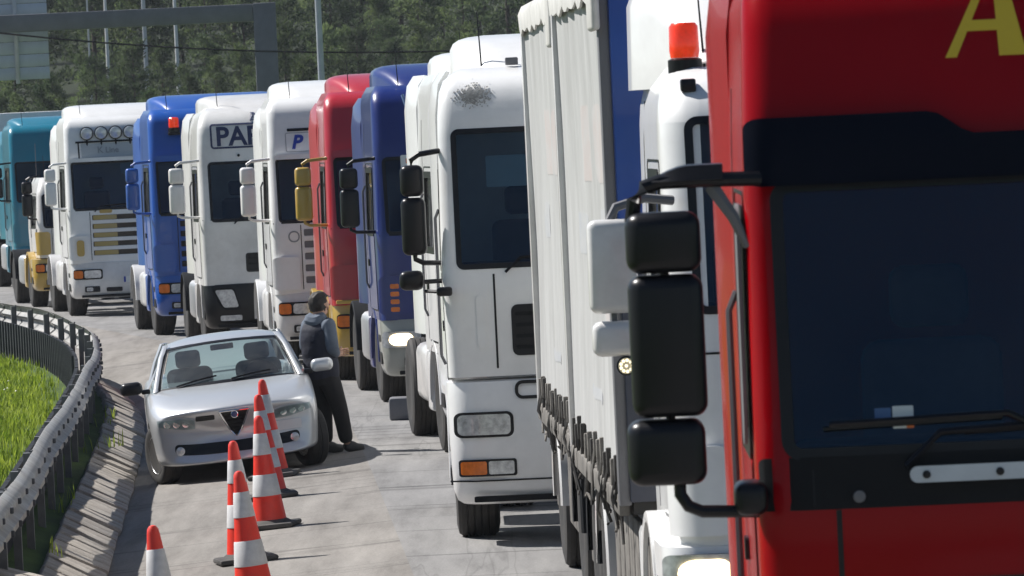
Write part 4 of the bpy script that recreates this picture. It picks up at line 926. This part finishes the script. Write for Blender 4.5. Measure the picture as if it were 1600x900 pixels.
# ------------------------------------------------------------------ silver car
def new_eval(o):
    dg = bpy.context.evaluated_depsgraph_get(); me = bpy.data.meshes.new_from_object(o.evaluated_get(dg)); return me
CY = 59.0; CX = -2.70; CH = R(4)
car = thing('silver_car', 'silver saloon car parked on the shoulder behind the traffic cones', 'car', (CX, CY, gz(CX, CY) + .005), CH)
car.rotation_euler = (R(-.3), R(-4.6), CH); car.scale = (.97, 1, .955)
ST = [  # y, [ (x,z) from bottom centre to top centre ]
    (0.00, .20, .66, .30, .72, .47, .745, .60, .70, .66, .58, .70),
    (0.03, .18, .74, .27, .79, .46, .80, .62, .74, .70, .60, .745),
    (0.18, .17, .78, .26, .835, .47, .84, .655, .77, .75, .62, .80),
    (0.50, .17, .79, .26, .862, .50, .86, .73, .79, .825, .60, .865),
    (0.95, .17, .79, .26, .868, .52, .862, .80, .80, .89, .58, .925),
    (1.30, .17, .79, .26, .870, .54, .862, .85, .815, .93, .58, .965),
    (1.70, .17, .79, .26, .872, .56, .862, .88, .82, .94, .58, .945),
    (2.60, .17, .79, .26, .872, .57, .862, .90, .82, .955, .58, .96),
    (3.50, .18, .79, .27, .868, .58, .858, .92, .81, .985, .58, .99),
    (3.90, .20, .78, .30, .855, .58, .845, .93, .78, 1.01, .55, 1.03),
    (4.30, .24, .74, .34, .80, .58, .79, .90, .70, .985, .48, 1.0),
    (4.42, .28, .66, .38, .72, .58, .70, .84, .62, .91, .42, .925)]
v = []; f = []; NP = 12
for (y, zb, xb, zs, xm, zm, xs_, zsh, xe, ze, xi, zc) in ST:
    half = [(0, zb), (xb * .55, zb), (xb, zb + .01), (xm - .012, zs), (xm, zm), (xs_, zsh), (xe, ze), (xi, (ze + zc) / 2 + .012), (xi * .5, zc), (0, zc + .006)]
    ring = half + [(-x, z) for x, z in reversed(half[1:-1])]
    bow = .34 * max(0, 1 - y / 1.1) ** 1.2; bk = .22 * max(0, (y - 3.6) / .8) ** 1.3
    for x, z in ring:
        v.append((x, y + bow * (abs(x) / .8) ** 2.2 - bk * (abs(x) / .8) ** 2.2, z))
NP = len(ring)
for k in range(len(ST) - 1):
    for i in range(NP): j = (i + 1) % NP; f.append((k * NP + i, k * NP + j, (k + 1) * NP + j, (k + 1) * NP + i))
def capgrid(base, rev):   # quads across the ring (top half paired with bottom half)
    out = []; n2 = NP // 2
    for i in range(n2 - 0):
        a, b_ = i, i + 1; c, d = NP - 1 - i, (NP - i) % NP
    top = list(range(0, n2 + 1)); 
    for i in range(1, n2): pass
    return [tuple(base + i for i in (range(NP) if rev else reversed(range(NP))))]
f += capgrid(0, True); f += capgrid((len(ST) - 1) * NP, False)
b = MB(); b.add(v, f); tmp = b.build('tmp', SILV)
m = tmp.modifiers.new('s', 'SUBSURF'); m.levels = 3; m.render_levels = 3
body_me = new_eval(tmp)
# cut the four wheel arches
cut = MB()
for y in (.84, 3.44):
    for s in (-1, 1): cut.lathe([(.345, 0), (.345, .42)], (s * .62 - .0 if s > 0 else -1.04, y, .30), 'X', 32)
cuto = cut.build('cut', PBK)
tmp.modifiers.clear(); tmp.data = body_me
bm_ = tmp.modifiers.new('b', 'BOOLEAN'); bm_.object = cuto; bm_.operation = 'DIFFERENCE'; bm_.solver = 'EXACT'
fin = new_eval(tmp); fin.shade_smooth(); fin.set_sharp_from_angle(angle=R(40)); fin.name = 'body'
fin.materials.clear(); fin.materials.append(SILV); fin.materials.append(PBK)
for p in fin.polygons:
    c = p.center
    if abs(c.x) < .80 and (abs(math.hypot(c.y - .84, c.z - .30) - .345) < .02 or abs(math.hypot(c.y - 3.44, c.z - .30) - .345) < .02) or (abs(abs(c.x) - .62) < .005 and min(math.hypot(c.y - .84, c.z - .30), math.hypot(c.y - 3.44, c.z - .30)) < .345): p.material_index = 1
bpy.data.objects.remove(tmp); bpy.data.objects.remove(cuto)
link('body', fin, car)
_b = bmesh.new(); _b.from_mesh(body_me); BV = BVHTree.FromBMesh(_b); _b.free()
def NF(x, z, off):
    h = BV.ray_cast(Vector((x, -2, z)), Vector((0, 1, 0)))
    if h[0] is None: return (x, .4, z)
    p = h[0] + h[1] * off; return tuple(p)
def NT(x, y, off):
    h = BV.ray_cast(Vector((x, y, 3)), Vector((0, 0, -1))); p = h[0] + h[1] * off; return tuple(p)
# front details
def tri(a, b):   # inverted shield: a in -1..1, b in 0..1 (bottom..top)
    z = .43 + .27 * b; w = .010 + .135 * b ** .85; return (a * w, z)
sh_ = MB(); sh_.slab(NF, [[tri(-1 + 2 * i / 10, j / 12) for j in range(13)] for i in range(11)], .012, .03); sh_.build('shield_grille', PBK, car)
for q in range(4):
    z = .52 + q * .04; w = (.010 + .135 * ((z - .43) / .27) ** .85) * .8
    MB().patch(NF, -w, w, z, z + .012, .004, .018, .01, 6, 1).build('grille_bar', PDK, car)
for (p0, p1) in (((-1, 0), (-1, 1)), ((1, 0), (1, 1)), ((-1, 1), (1, 1))):
    pts = [NF(*tri(p0[0] + (p1[0] - p0[0]) * k / 8, p0[1] + (p1[1] - p0[1]) * k / 8), .016) for k in range(9)]
    MB().tube(pts, .010, 8).build('chrome_trim', CHR, car)
e_ = NF(0, .665, .022); em = MB().lathe([(.034, 0), (.034, -.008), (.028, -.012), (.004, -.012)], e_, 'Y', 20).build('badge', mat('badge_blue', (.03, .05, .16), .3, coat=.5), car)
MB().lathe([(.037, -.002), (.037, -.010), (.032, -.011), (.032, -.002)], e_, 'Y', 20).build('badge_rim', CHR, em)
for s in (-1, 1):
    def hl(a, b, s=s):   # almond headlamp
        x = .40 + .36 * a; c = .605 + .035 * a; hh = .058 * (math.sin(math.pi * min(1, .12 + .88 * a) ** .75) * .55 + .55); return (s * x, c + (b - .5) * 2 * hh * (1 if b < .5 else .9))
    g_ = [[hl(i / 14, j / 6) for j in range(7)] for i in range(15)]
    o = MB(); o.slab(NF, g_, .004, .03); o = o.build('headlight', mat('lamp_bezel', (.58, .60, .63), .3, .3), car)
    for cx in (.49, .585, .675):
        p = NF(s * cx, .615 + .04 * (cx - .49), .012); MB().lathe([(.036, -.0), (.03, .012), (.006, .02), (.036, .001)], p, 'Y', 16).build('reflector', CHR, o)
    l = MB(); l.slab(NF, [[(a, .605 + (b_ - .605) * .94) for a, b_ in c] for c in g_], .022, .004); l.build('lens', GC, o)
    MB().patch(NF, min(s * .20, s * .39), max(s * .20, s * .39), .625, .672, .012, .006, .02, 6, 2).build('upper_intake', PBK, car)
    p = NF(s * .575, .335, .02); fo = MB().lathe([(.042, .02), (.045, .0), (.03, -.004), (.003, -.006)], p, 'Y', 16).build('fog_lamp', LENS, car)
MB().patch(NF, -.63, .63, .275, .385, .045, .006, .03, 30, 3, mp=lambda a, b: (a, b + .03 * (abs(a) / .66) ** 3)).build('lower_intake', PBK, car)
MB().patch(NF, -.70, .70, .475, .492, .006, .006, .012, 34, 1).build('bumper_strip', SILV, car)
MB().patch(NF, .27, .66, .425, .52, .008, .016, .014, 10, 2).build('number_plate', PLATE, car)
# greenhouse
def ws(a, b):      # windscreen a -1..1, b 0..1
    x = a * (.735 - .165 * b); return (x, 1.10 + .80 * b + .17 * a * a * (1 - .3 * b), .945 + .435 * b - .03 * a * a + .03 * math.sin(math.pi * b))
def rw(a, b):
    x = a * (.66 - .12 * b); return (x, 3.80 - .74 * b - .12 * a * a, 1.0 + .365 * b - .025 * a * a + .03 * math.sin(math.pi * b))
def surf(fn, na, nb, t): return lambda: None
def sheet(fn, a0, a1, b0, b1, na=12, nb=8, th=.008):
    q = MB(); S_ = lambda a, b, off: tuple(Vector(fn(a, b)) + Vector((0, -.5, .8)) * off); q.slab(S_, [[(a0 + (a1 - a0) * i / na, b0 + (b1 - b0) * j / nb) for j in range(nb + 1)] for i in range(na + 1)], 0, th); return q
sheet(ws, -.93, .93, .02, .93).build('windscreen', GC, car)
sheet(rw, -.93, .93, .03, .96).build('rear_window', GC, car)
q = MB(); S_ = lambda a, b, off: tuple(Vector(ws(a, b)) + Vector((0, -.5, .8)) * off)
q.ring(S_, -1, 1, 0, .96, .06, .05, .004, .012); q.build('windscreen_seal', PBK, car)
ro = MB(); rings = []
for k in range(11):
    t = k / 10; fr = Vector; ring = []
    for i in range(17):
        a = -1 + i / 8; p0 = Vector(ws(a, .95)); p1 = Vector(rw(a, 1.0)); p = p0.lerp(p1, t); e = abs(a) ** 4
        p.z += .06 * math.sin(math.pi * t) ** .8 * (1 - .4 * e) - .02 * e + .006; p.x *= 1 + .06 * math.sin(math.pi * t) ; ring.append(tuple(p))
    rings.append(ring)
lo = [[(x, y, z - .03) for x, y, z in reversed(r_)] for r_ in rings]; ro.loft([a + b_ for a, b_ in zip(rings, lo)]); ro.build('roof', SILV, car, 40)
for s in (-1, 1):
    def pil(p, w, nm='pillar'):
        t = MB(); rings = []
        for (c, wy, wx) in p: c = Vector(c); rings.append([c + Vector((wx * math.cos(a), wy * math.sin(a), 0)) for a in [k * math.pi / 4 for k in range(8)]])
        t.loft(rings); t.build(nm, SILV, car, 50)
    pil([((s * .745, 1.26, .93), .06, .028), ((s * .70, 1.50, 1.08), .05, .028), ((s * .64, 1.80, 1.26), .045, .028), ((s * .575, 2.06, 1.375), .05, .03)], 0)
    pil([((s * .80, 2.50, .93), .05, .022), ((s * .70, 2.52, 1.2), .045, .022), ((s * .605, 2.55, 1.385), .04, .022)], 0)
    pil([((s * .74, 3.55, .96), .17, .04), ((s * .67, 3.35, 1.15), .14, .04), ((s * .565, 3.08, 1.37), .12, .04)], 0)
    for (ya, yb, yc, yd) in ((1.34, 2.47, 2.08, 2.50), (2.54, 3.40, 2.58, 3.04)):
        g_ = MB(); g_.add([(s * .805, ya, .945), (s * .805, yb, .945), (s * .60, yd, 1.365), (s * .60, yc, 1.365)], [(0, 1, 2, 3)]); g_.build('side_window', GC, car)
    mm = MB(); mm.rbox(-.115, .115, -.075, .06, -.065, .07, .055, 4, taper=lambda c: (c.x, c.y + .6 * max(0, c.x * s) ** 2 * 3, c.z))
    mo = mm.build('door_mirror', SILV if s > 0 else PBK, car, loc=(s * .985, 1.50, .985))  # left mirror coloured black to carry its shade, right one body silver
    MB().rbox(min(s * -.19, s * -.10), max(s * -.19, s * -.10), -.03, .04, -.07, -.02, .015, 2).build('mirror_stalk', PBK, mo)
    # seats
    se = MB(); se.rbox(s * .36 - .24, s * .36 + .24, 2.25, 2.42, .5, 1.10, .08, 4, taper=lambda c: (c.x, c.y + .25 * (c.z - .5), c.z)); se.rbox(s * .36 - .13, s * .36 + .13, 2.40, 2.50, 1.10, 1.28, .045, 4); se.rbox(s * .36 - .24, s * .36 + .24, 1.85, 2.35, .42, .58, .06, 3); se.build('seat', SEAT, car)
    # wheels
    for y, stv in ((.84, R(19)), (3.44, 0)):
        tyr = MB().lathe([(.20, -.09), (.23, -.10), (.28, -.10), (.298, -.085), (.302, -.06), (.302, -.025), (.296, -.02), (.302, -.015), (.302, .015), (.296, .02), (.302, .025), (.302, .06), (.298, .085), (.28, .10), (.23, .10), (.20, .09)], n=36)
        o = tyr.build('wheel', RUB, car, 40, (s * .745, y, .30)); o.rotation_euler = (0, 0, stv + (math.pi if s > 0 else 0))
        rm = MB(); rm.lathe([(.20, .09), (.203, -.085), (.19, -.092), (.178, -.075), (.178, .05)], n=36)
        for k in range(5):
            a = k * 2 * math.pi / 5; d = Vector((0, math.cos(a), math.sin(a))); e = Vector((0, -math.sin(a), math.cos(a)))
            rm.loft([[d * .03 + e * w + Vector((x, 0, 0)) for w, x in ((-.035, -.06), (.035, -.06), (.035, -.03), (-.035, -.03))], [d * .185 + e * w + Vector((x, 0, 0)) for w, x in ((-.022, -.075), (.022, -.075), (.022, -.045), (-.022, -.045))]])
        rm.lathe([(.05, -.03), (.05, -.07), (.04, -.078), (.005, -.08)], n=16); rm.build('rim', mat('alloy_rim', (.55, .55, .56), .35, .8), o)
        MB().lathe([(.13, -.005), (.13, .005), (.01, .006)], (0.02, 0, 0), n=20).build('brake_disc', STEEL, o)
MB().rbox(-.68, .68, 1.36, 1.72, .80, .945, .05, 3, taper=lambda c: (c.x, c.y + .12 * abs(c.x), c.z)).build('dashboard', INT, car)
stw = MB(); stw.lathe([(.165, -.012), (.19, -.012), (.19, .012), (.165, .012)], (0, 0, 0), 'Z', 24); stw.box(-.17, .17, -.02, .02, -.008, .008); o = stw.build('steering_wheel', PBK, car, loc=(.36, 1.83, .93)); o.rotation_euler = (R(62), 0, 0)
MB().rbox(-.12, .12, 2.02, 2.05, 1.26, 1.32, .012, 2).build('rear_view_mirror', PBK, car)
MB().rbox(-.62, .62, 3.15, 3.35, .5, 1.0, .08, 3).build('rear_seat', SEAT, car)
for (a, c) in ((-.72, -.15), (.05, .62)):
    w = MB(); n_ = 8; w.tube([tuple(Vector(ws(a + (c - a) * k / n_, .03 + .10 * math.sin(k / n_ * 1.2))) + Vector((0, -.012, .016))) for k in range(n_ + 1)], .010, 6); w.build('wiper', PBK, car)
MB().box(-.70, .70, .75, 4.0, .16, .2).build('underbody', PBK, car)

# ------------------------------------------------------------------ traffic cones
CRED = mat('cone_red', (.85, .032, .012), .5, var=.15, vscale=12, dust=.15, coat=.1); CWHT = mat('cone_white', (.66, .66, .66), .5, var=.25, vscale=10, dust=.3); CBLK = mat('cone_base', (.025, .024, .023), .75, var=.4, dust=.4)
def cr(z): return .145 - (.145 - .034) * (z - .05) / .90
cb = MB(); cb.rbox(-.23, .23, -.23, .23, 0, .045, .02, 2); cb.lathe([(.19, .04), (.165, .06), (.14, .075)], (0, 0, 0), 'Z', 24); cbase = cb.mesh('base', CBLK)
cbd = MB().lathe([(cr(.05), .05), (cr(.9), .90), (cr(.93) * .98, .925), (.022, .945), (.004, .95)], (0, 0, 0), 'Z', 28); cbody = cbd.mesh('cone_body', CRED)
bands = []
for (za, zb) in ((.275, .455), (.62, .80)):
    bd = MB().lathe([(cr(za) + .0005, za), (cr(za) + .004, za + .004), (cr(zb) + .004, zb - .004), (cr(zb) + .0005, zb)], (0, 0, 0), 'Z', 28); bd.f = bd.f[:-2]; bands.append(bd.mesh('reflective_band', CWHT))
CONES = [(-2.24, 37.9, 'lone traffic cone nearest the camera at bottom left, only its tip showing'), (-1.91, 42.9, 'tall traffic cone at the near end of the row, cut off by the bottom edge'), (-2.17, 47.3, 'traffic cone second in the row, mostly hidden behind the nearest'),
         (-2.12, 51.0, 'fully visible traffic cone in the middle of the row'), (-2.27, 55.2, 'traffic cone fourth in the row, partly hidden in front of the car grille'), (-2.37, 60.1 - 1.6, 'farthest traffic cone in the row, before the car headlight')]
for k, (x, y, lab) in enumerate(CONES):
    o = thing('traffic_cone', lab, 'traffic cone', (x, y, gz(x, y) + .003), random.uniform(0, 1.5), 'red and white traffic cones beside the car')
    q = Matrix.Rotation(R(-4.6) + random.uniform(-.02, .02), 4, 'Y') @ Matrix.Rotation(random.uniform(-.3, .3), 4, 'Z'); o.rotation_euler = q.to_euler()
    link('base', cbase, o); link('cone_body', cbody, o)
    for bd in bands: link('reflective_band', bd, o)

# ------------------------------------------------------------------ person leaning on the car
SKIN = mat('skin', (.45, .26, .18), .55, var=.15, vscale=20); HAIR = mat('hair_dark', (.018, .013, .010), .7, var=.4, vscale=30); VEST = mat('vest_navy', (.010, .013, .030), .75, var=.4, vscale=14, bump=.6, bscale=9)
HOODM = mat('hoodie_grey', (.11, .135, .175), .9, var=.2, vscale=12, bump=.4, bscale=14); TROU = mat('trousers_black', (.010, .010, .012), .85, var=.3, vscale=10, bump=.5, bscale=8); SHOE = mat('shoes_dark', (.03, .032, .036), .6, var=.3)
def skinned(name, pts, edges, m, parent=None, lv=2, root=0):
    me = bpy.data.meshes.new(name); me.from_pydata([p[:3] for p in pts], edges, []); o = bpy.data.objects.new(name, me); COL.objects.link(o)
    md = o.modifiers.new('skin', 'SKIN'); md.use_smooth_shade = True
    for i, p in enumerate(pts):
        r_ = p[3]; me.skin_vertices[0].data[i].radius = r_ if isinstance(r_, tuple) else (r_, r_)
    me.skin_vertices[0].data[root].use_root = True
    sb_ = o.modifiers.new('sub', 'SUBSURF'); sb_.levels = lv; sb_.render_levels = lv
    r = new_eval(o); bpy.data.objects.remove(o); r.name = name; r.materials.clear(); r.materials.append(m); r.shade_smooth()
    return link(name, r, parent)
# local frame: faces +x (towards the trucks); near side of the body is -y
PXY = (-1.84, 61.4)
HIP = (-.25, 0, .84); 
JT = {'pel': (-.25, 0, .86), 'wst': (-.275, 0, 1.00), 'chs': (-.285, 0, 1.18), 'nck': (-.265, 0, 1.37), 'hd0': (-.235, .0, 1.43), 'hd1': (-.205, .01, 1.515), 'hd2': (-.215, .01, 1.57),
      'hr': (-.25, -.09, .80), 'kr': (-.06, -.11, .46), 'ar': (.0, -.11, .09), 'fr': (.16, -.12, .035), 'hl': (-.25, .09, .80), 'kl': (-.10, .10, .45), 'al': (-.08, .11, .09), 'fl': (.08, .11, .035),
      'sr': (-.28, -.17, 1.31), 'er': (-.30, -.235, 1.06), 'wr': (-.15, -.13, 1.00), 'sl': (-.28, .17, 1.31), 'el': (-.28, .23, 1.06), 'wl': (-.14, .12, 1.03)}
for n_ in JT:
    x_, y_, z_ = JT[n_]; JT[n_] = ((x_ * .62 if x_ < 0 else x_ + .04), y_, z_)
for n_ in ('hd0', 'hd1', 'hd2'): x_, y_, z_ = JT[n_]; JT[n_] = ({'hd0': -.155, 'hd1': -.125, 'hd2': -.135}[n_], y_, z_)
for n_ in ('wr', 'wl', 'er', 'el'): x_, y_, z_ = JT[n_]; JT[n_] = ({'wr': -.05, 'wl': -.04, 'er': -.20, 'el': -.18}[n_], y_, z_)
names = list(JT); idx = {n: i for i, n in enumerate(names)}
rad = {'pel': (.13, .15), 'wst': (.11, .14), 'chs': (.12, .16), 'nck': .055, 'hd0': .07, 'hd1': (.098, .08), 'hd2': (.085, .07), 'hr': .085, 'kr': .06, 'ar': .042, 'fr': .035, 'hl': .085, 'kl': .06, 'al': .042, 'fl': .035, 'sr': .055, 'er': .043, 'wr': .03, 'sl': .055, 'el': .043, 'wl': .03}
pts = [(*JT[n], rad[n]) for n in names]
ed = [('pel', 'wst'), ('wst', 'chs'), ('chs', 'nck'), ('nck', 'hd0'), ('hd0', 'hd1'), ('hd1', 'hd2'), ('pel', 'hr'), ('hr', 'kr'), ('kr', 'ar'), ('ar', 'fr'), ('pel', 'hl'), ('hl', 'kl'), ('kl', 'al'), ('al', 'fl'), ('chs', 'sr'), ('sr', 'er'), ('er', 'wr'), ('chs', 'sl'), ('sl', 'el'), ('el', 'wl')]
edges = [(idx[a], idx[b_]) for a, b_ in ed]
def hand(w, d, side):
    base = Vector(JT[w]); d = Vector(d).normalized(); u = Vector((0, 0, 1)); s_ = d.cross(u).normalized(); k0 = idx[w]
    pts.append((*(base + d * .07), .026)); palm = len(pts) - 1; edges.append((k0, palm))
    for q, (o_, L) in enumerate(((-.03, .06), (-.01, .075), (.01, .07), (.03, .055))):
        a = base + d * .10 + u * o_; pts.append((*a, .010)); edges.append((palm, len(pts) - 1)); b2 = a + d * L * .6 + s_ * side * .02; pts.append((*b2, .009)); edges.append((len(pts) - 2, len(pts) - 1)); c2 = b2 + d * L * .2 + s_ * side * .035; pts.append((*c2, .008)); edges.append((len(pts) - 2, len(pts) - 1))
    a = base + d * .05 + u * .04; pts.append((*a, .011)); edges.append((palm, len(pts) - 1)); pts.append((*(a + d * .05 + u * .02), .009)); edges.append((len(pts) - 2, len(pts) - 1))
hand('wr', (.9, .35, .15), 1); hand('wl', (.9, -.3, .1), -1)
# face: nose, chin, ears as small limbs of the head
for (p, r_) in (((-.025, .02, 1.49), .016), ((-.045, .018, 1.445), .03), ((-.13, -.085, 1.505), .014), ((-.12, .10, 1.505), .014)):
    pts.append((*p, r_)); edges.append((idx['hd1'] if p[2] > 1.46 else idx['hd0'], len(pts) - 1))
person = skinned('person', pts, edges, SKIN)
tag(person, 'person in navy vest, grey hoodie and black trousers leaning on the silver car', 'person')
person.location = (PXY[0], PXY[1], gz(*PXY) + .0); person.rotation_euler = (0, 0, R(42))
def J(n, r_, d=(0, 0, 0)): p = JT[n]; return (p[0] + d[0], p[1] + d[1], p[2] + d[2], r_)
skinned('trousers', [J('pel', (.155, .175), (0, 0, .06)), J('pel', (.15, .17)), J('hr', .12), J('kr', .088), J('ar', .075, (0, 0, .0)), J('hl', .12), J('kl', .088), J('al', .075, (0, 0, .0))], [(0, 1), (1, 2), (2, 3), (3, 4), (1, 5), (5, 6), (6, 7)], TROU, person, root=1)
skinned('hoodie', [J('wst', (.13, .155), (0, 0, -.02)), J('chs', (.135, .17)), J('nck', .085, (0, 0, -.03)), J('sr', .082), J('er', .07), J('wr', .047, (-.01, 0, 0)), J('sl', .082), J('el', .07), J('wl', .047, (-.01, 0, 0)), J('nck', .095, (-.055, 0, .0))], [(0, 1), (1, 2), (1, 3), (3, 4), (4, 5), (1, 6), (6, 7), (7, 8), (2, 9)], HOODM, person, root=1)
def torso(name, secs, m, seam=0):
    b_ = MB(); rings = []
    for k in range(33):
        t = k / 32 * (len(secs) - 1); i_ = min(int(t), len(secs) - 2); u_ = t - i_; u_ = u_ * u_ * (3 - 2 * u_) if 0 else u_
        cx, z, rx, ry = [secs[i_][q] + (secs[i_ + 1][q] - secs[i_][q]) * u_ for q in range(4)]; g_ = 1 + seam * abs(math.sin(k / 32 * math.pi * 7))
        rings.append([(cx + rx * g_ * math.cos(a_) * (1 + .03 * noise.noise((a_, z * 6, 2))), ry * g_ * math.sin(a_) * (1 + .04 * noise.noise((a_ * 2, z * 7, 5))), z + .012 * math.sin(a_ * 3 + z * 9)) for a_ in [q * math.pi / 14 for q in range(28)]])
    b_.loft(rings); return b_.build(name, m, person, 60)
torso('vest', [(-.15, .77, .145, .175), (-.155, .86, .165, .19), (-.166, .97, .162, .187), (-.175, 1.1, .165, .198), (-.178, 1.22, .16, .205), (-.175, 1.30, .14, .185), (-.168, 1.355, .105, .125), (-.165, 1.39, .075, .082)], VEST, .035)
torso('waistband', [(-.145, .72, .13, .175), (-.15, .82, .15, .18), (-.155, .90, .15, .178)], TROU)
torso('hood', [(-.205, 1.29, .10, .12), (-.205, 1.35, .12, .125), (-.195, 1.40, .105, .11), (-.175, 1.425, .07, .08)], HOODM)
for n, a in (('fr', 'ar'), ('fl', 'al')):
    f_ = JT[n]; c_ = JT[a]
    skinned('shoe', [(c_[0] - .04, c_[1], .06, .05), (c_[0] + .03, c_[1], .055, .052), ((f_[0] + c_[0]) / 2 + .03, f_[1], .045, (.045, .05)), (f_[0] + .05, f_[1], .035, (.035, .045)), (c_[0] - .01, c_[1], .11, .052)], [(0, 1), (1, 2), (2, 3), (1, 4)], SHOE, person, root=1)
hr_ = MB(); 
bmh = bmesh.new(); bmesh.ops.create_icosphere(bmh, subdivisions=4, radius=1)
for v_ in bmh.verts:
    c = v_.co.copy(); n_ = 1 + .10 * noise.noise(c * 3.2) + .06 * noise.noise(c * 9)
    x, y, z = c.x * .118, c.y * .098, c.z * .118
    if c.x > .25 and c.z < .45: x *= .55; 
    v_.co = Vector((x * n_ - .145, y * n_ + .01, z * n_ + 1.53))
bmesh.ops.delete(bmh, geom=[f_ for f_ in bmh.faces if (f_.calc_center_median().x > -.095 and f_.calc_center_median().z < 1.56) or f_.calc_center_median().z < 1.44], context='FACES')
mh = bpy.data.meshes.new('hair'); bmh.to_mesh(mh); bmh.free(); mh.materials.append(HAIR); mh.shade_smooth(); link('hair', mh, person)
for s in (-1, 1):
    MB().lathe([(.011, 0), (.009, .006), (.002, .009)], (-.038, .012 + s * .032, 1.505), 'X', 10).build('eye', PBK, person)
MB().tube([(-.035, -.012, 1.463), (-.031, .014, 1.462), (-.035, .04, 1.463)], .005, 6).build('mouth', mat('lips', (.35, .12, .10), .5), person)
# ------------------------------------------------------------------ the hazy air
hz = MB().box(-910, 910, -910, 1410, -3.5, 75).build('haze', None, None, 0); tag(hz, 'thin pale haze in the air over the road', 'haze', kind='stuff')
hm_ = bpy.data.materials.new('haze_air'); hm_.use_nodes = True; nt = hm_.node_tree; nt.nodes.remove(nt.nodes['Principled BSDF'])
pv = nt.nodes.new('ShaderNodeVolumePrincipled'); pv.inputs['Color'].default_value = (.86, .91, 1, 1); pv.inputs['Density'].default_value = .00015
nt.links.new(pv.outputs[0], nt.nodes['Material Output'].inputs['Volume']); hz.data.materials.append(hm_)
bpy.context.view_layer.update()
